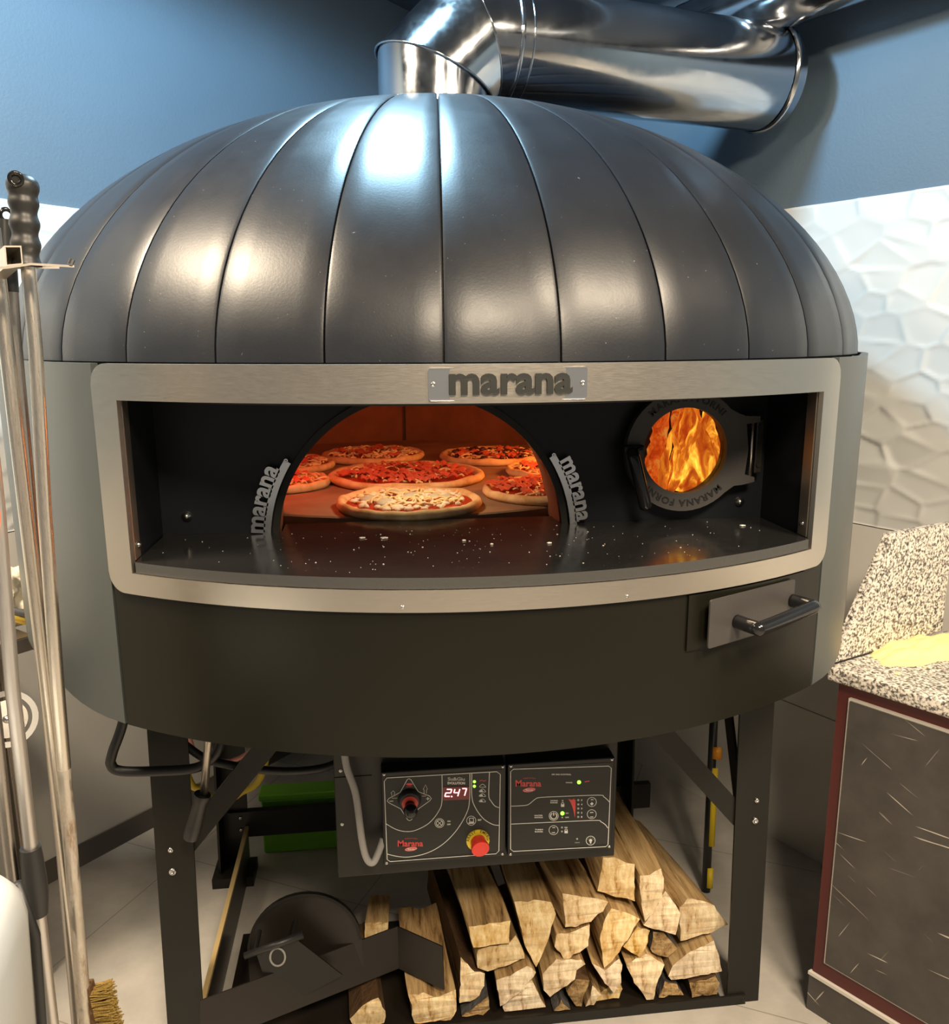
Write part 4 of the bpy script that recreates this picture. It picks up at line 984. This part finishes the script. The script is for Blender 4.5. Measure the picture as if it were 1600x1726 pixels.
LL = {
'topmid': ('pale square-ended log on top of the stack under the right control box', .30, 0, 'w'),
'B': ('log with a tall curved wedge end right of the pale square-ended one', .34, 0, 'w'),
'C': ('broad golden log resting highest at the right end of the stack by the leg', .36, -.06, 'w'),
'D': ('pale kite-shaped log end tucked left of the broad golden log', .30, 0, 'w'),
'E': ('long narrow light log end in the middle of the stack with a crack across it', .30, 0, 'w'),
'F': ('small four-sided log end between the cracked log and the small dark split log', .30, 0, 'w'),
'G': ('small greyish dark split log below the kite-shaped one', .28, 0, 'b'),
'H': ('wide low log with a slanted end second from the floor at the right leg', .32, 0, 'w'),
'I': ('brown rectangular log on the floor in the right corner of the stack', .30, 0, 'd'),
'J': ('pale downward-pointing log touching the front rail under the small dark log', .30, 0, 'w'),
'K': ('dark rounded log on the floor left of the brown corner log', .28, 0, 'b'),
'L': ('yellow log with a pointed right end in the middle of the upper stack', .32, -.05, 'w'),
'M': ('grey blunt log right under the yellow pointed one', .30, 0, 'w'),
'N': ('golden log with a ragged curved end below the grey blunt one', .30, 0, 'w'),
'O': ('brown split log leaning under the cracked narrow log', .30, 0, 'w'),
'P': ('whitish log end low against the front rail in the middle of the stack', .28, 0, 'w'),
'Q': ('narrow brown log wedged left of the whitish end at the front rail', .28, 0, 'w'),
'R': ('dark triangular log under the ragged golden one', .28, 0, 'd'),
'S': ('small blackened log on the floor below the ragged golden one', .26, 0, 'b'),
'T': ('large squared log with a long flat pale top under the red emergency button', .40, -.045, 'w'),
'U': ('thick log with a worn olive end directly under the large squared one', .34, -.03, 'w'),
'V': ('pale speckled four-sided log below the worn olive-ended one', .30, 0, 'w'),
'W': ('bark-covered log with a round sawn face at the left flank of the stack', .40, -.05, 'k'),
'X': ('tall wedge-shaped log between the large squared log and the yellow one', .36, -.02, 'w'),
'Y': ('broad low log with a peaked end on the front rail left of the dark ones', .28, 0, 'w'),
'Z': ('stout log at the lower left under the bent black sheet', .30, -.02, 'w'),
'AA': ('wet dark log at the far left below the bent black sheet', .26, -.02, 'k'),
'AB': ('black-barked log on the floor under the round-faced one', .26, 0, 'b'),
'AC': ('short light log seen behind the bent black sheet', .11, .01, 'w'),
}
def firewood(key, poly, label, ln, skew, kind, seed):
    rnd = random.Random(seed); y0 = -.45 if key not in ('AC',) else -.24
    y0 += rnd.uniform(-.012, .012)
    # subdivide the outline so the split faces look ragged
    pts = []
    n = len(poly)
    for i in range(n):
        a, b = Vector(poly[i]), Vector(poly[(i + 1) % n]); m = max(2, int((b - a).length / .012))
        for k in range(m):
            p = a.lerp(b, k / m); pts.append(p)
    c = sum((Vector(p) for p in pts), Vector((0, 0))) / len(pts)
    bm = bmesh.new(); rings = []; NS = 9
    for s in range(NS + 1):
        t = s / NS; y = y0 + ln * t; sc_ = (1 - .10 * t) * (1 if 0 < s < NS else .985); rg = []
        for p in pts:
            q = c + (p - c) * sc_; nz = noise.noise(Vector((q.x * 55 + seed * 3.1, y * 5, q.y * 55))) * .0035 + noise.noise(Vector((q.x * 22, y * 9, q.y * 22 + seed))) * .003
            d = (q - c).normalized(); e = q + d * (nz - .003)
            yy = y + (rnd.uniform(-.002, .002) if s in (0, NS) else 0) + .05 * (p.y - c.y) * (1 if s == 0 else 0)
            rg.append(bm.verts.new((e.x + skew * t, yy, max(.003, e.y + .004 * t))))
        rings.append(rg)
    m = len(pts)
    for A, B in zip(rings, rings[1:]):
        for k in range(m): bm.faces.new((A[k], A[(k + 1) % m], B[(k + 1) % m], B[k])).material_index = 0
    for rg in (rings[0], rings[-1]):
        cap = tessellate_polygon([[Vector((v.co.x, v.co.z, 0)) for v in rg]])
        for t in cap:
            try: bm.faces.new([rg[i] for i in t]).material_index = 1
            except ValueError: pass
    side = {'w': 'split_wood_side', 'd': 'dark_bark', 'b': 'grey_bark', 'k': 'dark_bark'}[kind]
    end = {'w': 'sawn_wood_end', 'k': 'sawn_wood_end', 'd': 'split_wood_side', 'b': 'split_wood_side'}[kind]
    cc = Vector((c.x, y0 + ln / 2, c.y))
    for v in bm.verts: v.co -= cc
    o = obj('firewood_log', bm, [side, end]); o.location = cc
    tag(o, label, 'log', 'split logs stacked under the oven')
    return o
for i, (k, poly) in enumerate(LOGS.items()):
    lab, ln, skew, kind = LL[k]; firewood(k, poly, lab, ln, skew, kind, i)

# loose oven door and bent sheet in front of the logs
OD = thing('arched_hatch', 'half-round black steel hatch with a bar handle leaning left of the logs', 'hatch', (-.36, -.40, .0))
bm = bmesh.new(); T = Matrix.Translation((-.355, -.425, .0)) @ Matrix.Rotation(R(-12), 4, 'X')
dp = [(-.125, .10)] + [(.0 + .128 * cos(R(a)), .185 + .122 * sin(R(a))) for a in range(180, -1, -8)] + [(.128, .10)]
a_prism(bm, dp, h=.004, T=lambda u, v, w_: T @ Vector((u, w_, v))); 
bmesh.ops.solidify
obj('door_plate', bm, 'sheet_dark_brown', OD)
bm = bmesh.new(); a_prism(bm, dp[1:-1] + [(p[0] * .95, (p[1] - .185) * .95 + .185) for p in dp[-2:0:-1]], h=.014, T=lambda u, v, w_: T @ Vector((u, w_ - .010, v))); obj('door_rim', bm, 'black_frame_steel', OD)
bm = bmesh.new(); a_tube(bm, [(-.475, -.47, .236), (-.35, -.46, .268)], [.007, .0085], 12); DH = obj('door_handle', bm, 'matte_black_plastic', OD, True)
for p in ((-.452, .243), (-.372, .263)):
    bm = bmesh.new(); a_tube(bm, [(p[0], -.465, p[1]), (p[0], -.398, p[1] - .005)], .005, 8); obj('handle_post', bm, 'black_frame_steel', DH)
bm = bmesh.new(); a_prism(bm, [(-.455, .235), (-.37, .255), (-.27, .15), (-.37, .10), (-.435, .14)], h=.003, T=lambda u, v, w_: (u, -.452 + w_, v)); PP = obj('door_flap', bm, 'panel_box_black', OD)
bm = bmesh.new(); T2 = lambda u, v, w_: (u, -.4535 + w_, v)
a_prism(bm, circ(-.408, .212, .018, 20, ry=.024), [circ(-.408, .212, .014, 20, ry=.020)], h=.0015, T=T2); obj('flap_hole_rim', bm, 'grey_conduit', PP)
bm = bmesh.new(); S_ = [Vector((-.585, -.553, .045)), Vector((-.155, -.466, .088)), Vector((-.050, -.530, .080))]; hh = .088
S_ = [Vector((-.565, -.538, .080)), Vector((-.145, -.379, .092)), Vector((-.046, -.458, .092))]
for a, b in ((0, 1), (1, 2)):
    d = (S_[b] - S_[a]); q = Vector((-d.y, d.x, 0)).normalized() * .003
    up = Vector((0, .03, hh)); vs = [S_[a], S_[b], S_[b] + up, S_[a] + up]; V = [bm.verts.new(v) for v in vs] + [bm.verts.new(v + q) for v in vs]
    for f in ((0, 1, 2, 3), (7, 6, 5, 4), (0, 4, 5, 1), (1, 5, 6, 2), (2, 6, 7, 3), (3, 7, 4, 0)): bm.faces.new([V[i] for i in f])
tag(obj('bent_steel_sheet', bm, 'sheet_dark_brown'), 'folded black steel strip lying across the lower left of the log stack', 'metal sheet')

# ================================================================== things behind the oven legs
GC = thing('storage_box', 'low narrow green box on the floor behind the rear crossbar', 'box', (-.4, .4, 0))
bm = bmesh.new(); a_box(bm, (-.535, .252, .0), (.05, .305, .178), bevel=.006); obj('box_body', bm, 'green_crate_plastic', GC)
bm = bmesh.new(); a_box(bm, (-.541, .246, .178), (.056, .311, .198), bevel=.004); obj('box_rim', bm, 'green_crate_plastic', GC)
PO = thing('striped_pole', 'black pole with yellow stripes leaning behind the right front leg', 'pole', (.73, -.09, 0))
bm = bmesh.new(); a_tube(bm, [(.727, -.085, 0), (.815, .13, .62)], .012, 12); pole = obj('shaft', bm, 'matte_black_plastic', PO, True)
pa, pb = Vector((.727, -.085, 0)), Vector((.815, .13, .62))
for t0, t1 in ((.02, .10), (.19, .515)):
    bm = bmesh.new(); off = Vector((.006, -.006, 0)); a_tube(bm, [pa.lerp(pb, t0) + off, pa.lerp(pb, t1) + off], .0105, 12); obj('yellow_stripe', bm, 'yellow_tape', PO, True)
bm = bmesh.new(); a_tube(bm, [pa.lerp(pb, .555) + off * 1.6, pa.lerp(pb, .605) + off * 1.6], .014, 12); obj('orange_clip', bm, 'orange_plastic', PO, True)

# ================================================================== FLUE
FLU = thing('flue_pipe', 'shiny steel flue pipe rising from the dome and running to the right wall', 'flue pipe', (0, 0, 2.0))
PE = on_plane(1276, 172, NR * .872, NR); PZ = 2.205
HDIR = Vector((PE.x, PE.y, 0)); HL = HDIR.length; HDIR.normalize()
UP = Vector((0, 0, 1)); RF = .134
def mitred(bm, c0, c1, d0n, d1n, r, seg=40):
    """tube between two mitre planes: c0,c1 axis points, d0n,d1n plane normals"""
    ax = (c1 - c0).normalized(); u, v = frame_of(ax); A, B = [], []
    for k in range(seg):
        o = (u * cos(2 * pi * k / seg) + v * sin(2 * pi * k / seg)) * r
        for (c, n_, L) in ((c0, d0n, A), (c1, d1n, B)):
            t = -(o.dot(n_)) / ax.dot(n_); L.append(bm.verts.new(c + o + ax * t))
    for k in range(seg): bm.faces.new((A[k], A[(k + 1) % seg], B[(k + 1) % seg], B[k]))
    return A, B
def mitre(c0, c1, n0, n1, name, r=RF, r2=None, parent=FLU):
    bm = bmesh.new(); A, B = mitred(bm, c0, c1, n0, n1, r); return obj(name, bm, 'flue_steel', parent, True)
def ring_at(c, n_, r, w_, name='seam_ring', parent=FLU, ax=None):
    # bead following a (possibly mitred) joint
    bm = bmesh.new(); ax = ax or n_; u, v = frame_of(ax); P = []
    for k in range(48):
        o = (u * cos(2 * pi * k / 48) + v * sin(2 * pi * k / 48)) * r; t = -(o.dot(n_)) / ax.dot(n_); P.append(c + o + ax * t)
    P.append(P[0]); a_tube(bm, P, w_, 8, False); return obj(name, bm, 'flue_steel', parent, True)
dg = (UP + HDIR).normalized()
c0 = Vector((-.004, 0, 1.97)); k_ = .088
zj1 = PZ - k_; J1 = Vector((-.004, 0, zj1)); J2 = Vector((-.004, 0, PZ)) + HDIR * k_
n1 = (UP + dg).normalized(); n2 = (dg + HDIR).normalized()
mitre(c0, J1, UP, n1, 'stub_pipe', RF - .004)
mitre(J1, J2, n1, n2, 'elbow_segment', RF)
PEND = Vector((-.004, 0, PZ)) + HDIR * (HL + .03)
R1 = Vector((-.004, 0, PZ)) + HDIR * .165
mitre(J2, R1, n2, HDIR, 'elbow_segment', RF - .002)
mitre(R1, PEND, HDIR, HDIR, 'horizontal_pipe', RF - .006)
ring_at(J1, n1, RF, .0028, ax=UP); ring_at(J2, n2, RF - .001, .0028, ax=HDIR); ring_at(R1, HDIR, RF - .003, .0055); ring_at(R1 + HDIR * .03, HDIR, RF - .006, .0022)
bm = bmesh.new(); A = [ ]
a_lathe(bm, [(RF - .004, -.012), (RF + .001, -.006), (RF + .001, .0), (RF - .006, .004), (RF - .012, .010), (RF - .012, .030), (0, .030)], PEND, HDIR, 48); obj('end_cap', bm, 'flue_steel', FLU, True, 40)
bm = bmesh.new(); a_lathe(bm, [(.20, 0), (.16, .012), (RF + .003, .02)], (-.004, 0, 2.012), UP, 48)
obj('dome_collar', bm, 'satin_black_sheet', FLU, True)
BR = thing('branch_flue', 'second thinner steel flue crossing above the main pipe along the right wall', 'flue pipe', (.7, 0, 2.3))
bA = NR * .845 + ER * (-.02); bA.z = 2.372; bB = NR * .845 + ER * 3.0; bB.z = 2.372
bm = bmesh.new(); a_tube(bm, [bA - ER * .06 - UP * .02, bA - ER * .05, bA - ER * .03, bA, bA + ER * .3, bB], [.03, .055, .068, .074, .076, .076], 40); obj('branch_tube', bm, 'flue_steel', BR, True, 50)
BM = thing('ceiling_duct', 'grey rectangular duct under the ceiling behind the flue pipes', 'duct', (0, 0, 2.5))
bm = bmesh.new(); TT = Matrix.Identity(4)
for i in range(3): TT[i][0] = ER[i]; TT[i][1] = NR[i]
a_box(bm, (-.50, .52, 2.60), (3.0, .965, HC - .001), T=TT); obj('duct_body', bm, 'duct_grey', BM)
bm = bmesh.new(); a_box(bm, (-.50, .49, 2.585), (3.0, .53, 2.61), T=TT); obj('duct_flange', bm, 'duct_grey', BM)

# ================================================================== COUNTER on the right
O_ = Vector((.773, -.516, 0)); CE = Vector((.5392, -.842, 0)).normalized(); CM = Vector((.919, .393, 0)).normalized()
def ct(a, b, z): return O_ + CE * a + CM * b + Vector((0, 0, z))
def skew_box(bm, a0, a1, b0, b1, z0, z1, bevel=0, mat=0):
    vs = [bm.verts.new(ct(a, b, z)) for a in (a0, a1) for b in (b0, b1) for z in (z0, z1)]
    fs = [bm.faces.new([vs[i] for i in f]) for f in ((0, 1, 3, 2), (4, 6, 7, 5), (0, 4, 5, 1), (2, 3, 7, 6), (0, 2, 6, 4), (1, 5, 7, 3))]
    for f in fs: f.material_index = mat
    if bevel: bmesh.ops.bevel(bm, geom=list({e for f in fs for e in f.edges}), offset=bevel, segments=3, affect='EDGES', profile=.6)
CT = thing('granite_worktop', 'speckled beige granite worktop on the marble cabinet at right', 'worktop', tuple(ct(.1, .1, .81)))
bm = bmesh.new(); skew_box(bm, 0, 1.25, 0, .43, .818, .85, .006); obj('worktop_slab', bm, 'speckled_granite', CT, True, 40)
UPS = Vector((.938, -.444, 1.114)); 
bm = bmesh.new()
ua = Vector((.793, -.506, .8485)); ub = UPS; uc = Vector((1.155, -.352, 1.112)); ud = Vector((1.155, -.352, .8485))
dn = Vector((-.38, .92, 0)).normalized() * .02
V = [bm.verts.new(v) for v in (ua, ud, uc, ub)] + [bm.verts.new(v + dn) for v in (ua, ud, uc, ub)]
for f in ((0, 1, 2, 3), (7, 6, 5, 4), (0, 4, 5, 1), (1, 5, 6, 2), (2, 6, 7, 3), (3, 7, 4, 0)): bm.faces.new([V[i] for i in f])
bmesh.ops.bevel(bm, geom=list(bm.edges), offset=.003, segments=2, affect='EDGES')
obj('upstand', bm, 'speckled_granite', CT, True, 40)
CB_ = thing('counter_cabinet', 'cabinet with black marble front and dark red frame at the right edge', 'cabinet', tuple(ct(.1, .1, 0)))
bm = bmesh.new(); skew_box(bm, .012, 1.22, .026, .43, .10, .8175); obj('cabinet_body', bm, 'oxblood_paint', CB_)
bm = bmesh.new(); skew_box(bm, .040, 1.22, .0185, .026, .142, .786); obj('trim_bead', bm, 'cream_trim', CB_)
bm = bmesh.new(); skew_box(bm, .045, 1.22, .0150, .0200, .147, .781); obj('marble_panel', bm, 'black_veined_marble', CB_)
bm = bmesh.new(); skew_box(bm, .008, 1.22, .020, .43, 0, .098); obj('plinth', bm, 'black_veined_marble', CB_)
bm = bmesh.new(); skew_box(bm, .006, 1.22, .018, .03, .092, .100); obj('plinth_bead', bm, 'cream_trim', CB_)
# flour heap
bm = bmesh.new(); fc = Vector((1.02, -.455, .8505)); G_ = 40
for i in range(G_ + 1):
    for j in range(G_ + 1):
        u, v = (i / G_ - .5) * 2, (j / G_ - .5) * 2
        p = fc + CM * u * .17 + Vector((.38, -.92, 0)) * v * .075
        h = .020 * max(0, 1 - (u * u * 1.1 + v * v) ** .8) + .008 * noise.noise(Vector((u * 3, v * 3, 0))) - .003 + .003 * noise.noise(Vector((u * 11, v * 11, 3)))
        bm.verts.new((p.x, p.y, max(.8503, .8495 + h)))
bm.verts.ensure_lookup_table()
for i in range(G_):
    for j in range(G_):
        q = [bm.verts[a * (G_ + 1) + b] for a, b in ((i, j), (i + 1, j), (i + 1, j + 1), (i, j + 1))]
        if max(v.co.z for v in q) > .8505: bm.faces.new(q)
bmesh.ops.delete(bm, geom=[v for v in bm.verts if not v.link_faces], context='VERTS')
tag(obj('semolina_heap', bm, 'flour_heap', None, True), 'yellow semolina flour heaped on the granite worktop against the upstand', 'flour', None, 'stuff')

# ================================================================== TOOLS at the left
KD = 1.12
def rod(name, spots, r, mat, label, cat, group=None):
    T_ = thing(name, label, cat, tuple(at_dist(*spots[-1], KD)), group); return T_
def tube_on(T_, name, spots, r, mat, k=KD, seg=14, smooth=True):
    bm = bmesh.new(); a_tube(bm, [at_dist(px, py, k) for px, py in spots], r, seg); return obj(name, bm, mat, T_, smooth, 60)
# oven brush: rippled black grip, worn tube, brush head
BT = thing('oven_brush', 'oven brush with rippled black grip and worn steel tube, rightmost of the hanging tools', 'oven brush', tuple(at_dist(142, 1700, KD)))
tube_on(BT, 'handle_tube', [(47, 445), (60, 590), (75, 860), (97, 1160), (120, 1440), (141, 1690), (145, 1740)], [.0080, .0080, .0082, .0084, .0084, .0084, .0084], 'tube_steel')
tube_on(BT, 'rusted_end', [(108, 1295), (120, 1440), (141, 1690), (145, 1740)], [.0085, .0088, .0092, .0092], 'worn_steel_tube')
tube_on(BT, 'edge_strip', [(66, 675), (83, 860), (87, 925)], .0016, 'copper_edge', KD - .003, 8)
ga, gb = at_dist(45, 448, KD), at_dist(37, 292, KD); gd = gb - ga; L_ = gd.length
prof = [(0, -.002)]
for k in range(49):
    t = k / 48; rr = .0150 + .0013 * cos(t * 2 * pi * 4.4) * (1 if t < .74 else max(0, 1 - (t - .74) / .08)); b = min(1, max(0, (t - .72) / .12)); rr += .0022 * b * b * (3 - 2 * b)
    if t > .87: rr *= math.sqrt(max(0, 1 - ((t - .87) / .13) ** 2))
    if rr > 1e-4: prof.append((rr, t * L_))
prof.append((0, L_)); bm = bmesh.new(); a_lathe(bm, prof, ga, gd, 24); GR = obj('grip', bm, 'matte_black_plastic', BT, True)
bm = bmesh.new(); hc = at_dist(27, 301, KD - .016); a_lathe(bm, [(.0045, 0), (.0085, .0015), (.0085, .003), (.0045, .003)], hc, (CAM - hc) + CR * -.1, 20, closed=True); obj('hanging_eyelet', bm, 'gloss_black_plastic', GR, True)
bm = bmesh.new(); a_lathe(bm, [(0, .0006), (.0060, .0006), (.0062, 0)], hc, (CAM - hc) + CR * -.1, 20); obj('eyelet_hole', bm, 'black_gap', GR)
hb = at_dist(152, 1672, KD)
bm = bmesh.new(); TB = Matrix.Translation(hb) @ Matrix.Rotation(R(-6), 4, 'Y'); a_box(bm, (-.012, -.008, -.075), (.004, .012, .012), T=TB, bevel=.002); obj('brush_block', bm, 'dark_bark', BT)
bm = bmesh.new(); rnd = random.Random(5)
for k in range(420):
    y = rnd.uniform(-.010, .014); z = rnd.uniform(-.075, .003); p0 = TB @ Vector((.002, y, z)); p1 = TB @ Vector((.027 + rnd.uniform(-.004, .003), y + rnd.uniform(-.004, .004), z + rnd.uniform(-.004, .004)))
    a_tube(bm, [p0, p1], .0011, 4)
o = obj('bristles', bm, 'brush_bristle', BT); o['kind'] = 'stuff'
# darker tube behind with a black sleeve
T2_ = thing('pizza_peel', 'dull steel peel with a black ring-ended sleeve hanging behind the bright stand post', 'pizza peel', tuple(at_dist(112, 1600, KD + .06)))
tube_on(T2_, 'handle_tube', [(17, 480), (22, 560), (50, 860), (79, 1160), (107, 1440), (133, 1740)], .0090, 'dark_tube_steel', KD + .06)
tube_on(T2_, 'sleeve', [(8, 370), (9, 415), (13, 450), (16, 492)], [.0085, .0105, .0105, .0105], 'matte_black_plastic', KD + .06)
bm = bmesh.new(); rc_ = at_dist(11, 363, KD + .06); a_lathe(bm, [(.0070 + .0026 * cos(q), .0026 * sin(q)) for q in np.linspace(0, 2 * pi, 11)[:-1]], rc_, (CAM - rc_) + CR * .6, 24, closed=True); obj('hanging_ring', bm, 'gloss_black_plastic', T2_, True)
# aluminium tube with grip
T3 = thing('pizza_peel', 'grey aluminium peel handle with a black sleeve low down, left of the bright post', 'pizza peel', tuple(at_dist(88, 1726, KD)))
tube_on(T3, 'handle_tube', [(-30, 620), (-4, 860), (21, 1160), (52, 1430), (89, 1740)], .0088, 'aluminium_tube')
bm = bmesh.new(); p0, p1 = at_dist(51, 1428, KD), at_dist(65, 1541, KD); L_ = (p1 - p0).length
a_lathe(bm, [(.0075, 0), (.0125, .0), (.0135, .012), (.0150, L_ * .45), (.0150, L_ * .7), (.0115, L_), (.0075, L_ + .001)], p0, p1 - p0, 20); obj('sleeve', bm, 'matte_black_plastic', T3, True, 50)
tube_on(T3, 'edge_strip', [(-1, 860), (3, 935)], .0016, 'copper_edge', KD - .007, 8)
T4 = thing('pizza_peel', 'thin brownish metal tool handle hanging leftmost of all', 'pizza peel', tuple(at_dist(56, 1726, KD)))
tube_on(T4, 'handle_tube', [(-36, 960), (-10, 1200), (17, 1440), (57, 1740)], .0080, 'dark_tube_steel', KD + .01)
# hanger bracket
sp = at_dist(8, 560, KD + .035)
HG = thing('tool_stand', 'bright steel tool stand with a folded hanger plate at upper left', 'tool stand', (sp.x, sp.y, 0))
bm = bmesh.new(); a_tube(bm, [(sp.x, sp.y, .008), (sp.x, sp.y, 1.66)], .0086, 16); obj('post', bm, 'tube_steel', HG, True, 60)
bm = bmesh.new(); a_lathe(bm, [(0, 0), (.16, 0), (.16, .006), (.155, .009), (0, .009)], (sp.x, sp.y, 0), UP, 40); obj('base_plate', bm, 'dark_tube_steel', HG)
def strip(pts, k0, k1, th, name, mat='brushed_steel'):
    bm = bmesh.new(); a = [at_dist(x, y, k0) for x, y in pts]; b = [at_dist(x, y, k1) for x, y in pts]
    V = [[bm.verts.new(p) for p in row] for row in (a, b, [p + Vector((0, 0, -th)) for p in a], [p + Vector((0, 0, -th)) for p in b])]
    n = len(pts)
    for i in range(n - 1):
        for A, B in ((0, 1), (2, 3), (0, 2), (1, 3)): bm.faces.new((V[A][i], V[A][i + 1], V[B][i + 1], V[B][i]))
    for i in (0, n - 1): bm.faces.new((V[0][i], V[1][i], V[3][i], V[2][i]))
    return obj(name, bm, mat, HG)
strip([(-30, 452), (10, 449), (52, 443), (125, 447)], KD - .025, KD - .055, .0025, 'front_arm')
strip([(20, 450), (100, 449)], KD + .055, KD + .030, .0025, 'rear_arm')
bm = bmesh.new(); dd = CR * -.05 + CF * .05 + UP * -.004; oq = [at_dist(*p, KD - .03) for p in ((7, 414), (36, 414), (39, 446), (10, 449))]; cq = sum(oq, Vector()) / 4
iq = [cq + (p - cq) * .84 for p in oq]; rws = [[bm.verts.new(p) for p in r_] for r_ in (oq, [p + dd for p in oq], [p + dd for p in iq], iq)]
for A, B in zip(rws, rws[1:] + rws[:1]):
    for k in range(4): bm.faces.new((A[k], A[(k + 1) % 4], B[(k + 1) % 4], B[k]))
obj('folded_channel', bm, 'brushed_steel', HG)
bm = bmesh.new(); a_tube(bm, [at_dist(118, 446, KD - .055), at_dist(122, 437, KD - .055)], .003, 8); obj('stop_pin', bm, 'bolt_steel', HG)

# white bin at the lower left corner
WB = thing('white_bin', 'white plastic bin with a dark rubber edge in the lower left corner', 'bin', (-.75, -1.2, 0))
bx1, by1 = -.598, -1.168
bm = bmesh.new(); TW = Matrix.Translation((bx1, by1, 0)) @ Matrix.Rotation(R(8), 4, 'Z') @ Matrix.Rotation(R(2.6), 4, 'Y')
rr_ = []
for (z, ins) in ((0, .01), (.02, 0), (.90, 0), (.925, .004), (.945, .016), (.955, .035)):
    rr_.append([bm.verts.new(TW @ Vector((u, v, z))) for u, v in rrect(-.40 + ins, -.30 + ins, -.014 - ins, .012 - ins, .05 - ins * .5, 6)])
for A, B in zip(rr_, rr_[1:]):
    for k in range(len(A)): bm.faces.new((A[k], A[(k + 1) % len(A)], B[(k + 1) % len(B)], B[k]))
bm.faces.new(rr_[0][::-1]); bm.faces.new(rr_[-1])
obj('bin_body', bm, 'white_plastic', WB, True, 45)
bm = bmesh.new(); P = [TW @ Vector((-.013 if z < .88 else -.013 - (z - .88) * .3, -.012, z)) for z in np.linspace(0.02, .93, 14)]; a_tube(bm, P, .0055, 8); obj('rubber_edge', bm, 'black_rubber', WB, True)

# worktable, roller and rag at the left wall
WT = thing('steel_worktable', 'grey steel worktable against the left wall behind the hanging tools', 'worktable', (-1.2, -.1, 0))
tb = Vector((-.925, -.268, 0)); tx = -EL; ty = -NL      # table edge runs along the left wall
def tt(a, b, z): return tb + tx * a - ty * b + Vector((0, 0, z))
def tbox(bm, a0, a1, b0, b1, z0, z1, bevel=0):
    vs = [bm.verts.new(tt(a, b, z)) for a in (a0, a1) for b in (b0, b1) for z in (z0, z1)]
    fs = [bm.faces.new([vs[i] for i in f]) for f in ((0, 1, 3, 2), (4, 6, 7, 5), (0, 4, 5, 1), (2, 3, 7, 6), (0, 2, 6, 4), (1, 5, 7, 3))]
    if bevel: bmesh.ops.bevel(bm, geom=list({e for f in fs for e in f.edges}), offset=bevel, segments=2, affect='EDGES')
bm = bmesh.new(); tbox(bm, -.02, .9, 0, .42, .872, .905, .003); obj('table_top', bm, 'table_steel', WT)
bm = bmesh.new(); tbox(bm, .06, .9, .15, .42, .0, .66, .004); obj('base_cabinet', bm, 'cabinet_grey', WT)
bm = bmesh.new(); tbox(bm, -.01, .02, .10, .14, .0, .872, .003); obj('table_leg', bm, 'dark_tube_steel', WT)
RL = thing('round_cutter', 'white ringed round machine part with a centre bolt under the worktable', 'machine', tuple(at_dist(12, 1212, 1.95)))
rc0 = at_dist(12, 1212, 1.95); ax_ = (CAM - rc0).normalized()
bm = bmesh.new(); a_lathe(bm, [(.048, -.02), (.060, -.02), (.060, .02), (.048, .02)], rc0, ax_, 32, closed=True); obj('outer_ring', bm, 'white_plastic', RL, True, 40)
bm = bmesh.new(); a_lathe(bm, [(0, .012), (.040, .012), (.040, -.02), (0, -.02)], rc0, ax_, 32); obj('hub', bm, 'table_steel', RL, True, 40)
bm = bmesh.new(); a_lathe(bm, [(0, .006), (.007, .005), (.009, 0)], rc0 + ax_ * .012, ax_, 12); obj('centre_bolt', bm, 'bolt_steel', RL, True)
bm = bmesh.new(); tbox(bm, .07, .5, .16, .40, .66, .70); obj('machine_base', bm, 'matte_black_plastic', RL)
# crumpled rag
RG = thing('kitchen_rag', 'crumpled cream cotton rag with a yellow stripe on the steel worktable', 'rag', (-.99, -.19, .905))
bm = bmesh.new(); bmesh.ops.create_icosphere(bm, subdivisions=5, radius=1)
for v in bm.verts:
    p = v.co.copy(); f = 1 + .35 * noise.noise(p * 2.2) + .22 * noise.noise(p * 5) + .08 * abs(noise.noise(p * 11)); v.co = Vector((p.x * .085, p.y * .075, max(-.055, p.z * .075))) * f + Vector((-1.015, -.165, .960))
    if v.co.z < .9055: v.co.z = .9055
obj('cloth', bm, 'rag_cotton', RG, True)
for i, (m_, dz) in enumerate((('rag_yellow', 0), ('rag_grey', .016))):
    bm = bmesh.new(); a_tube(bm, smooth_path([(-1.00, -.245, .985 + dz), (-.975, -.245, .955 + dz), (-.945, -.215, .925 + dz), (-.935, -.18, .912 + dz)], 5), .008, 8); obj('stripe_fold', bm, m_, RG, True)
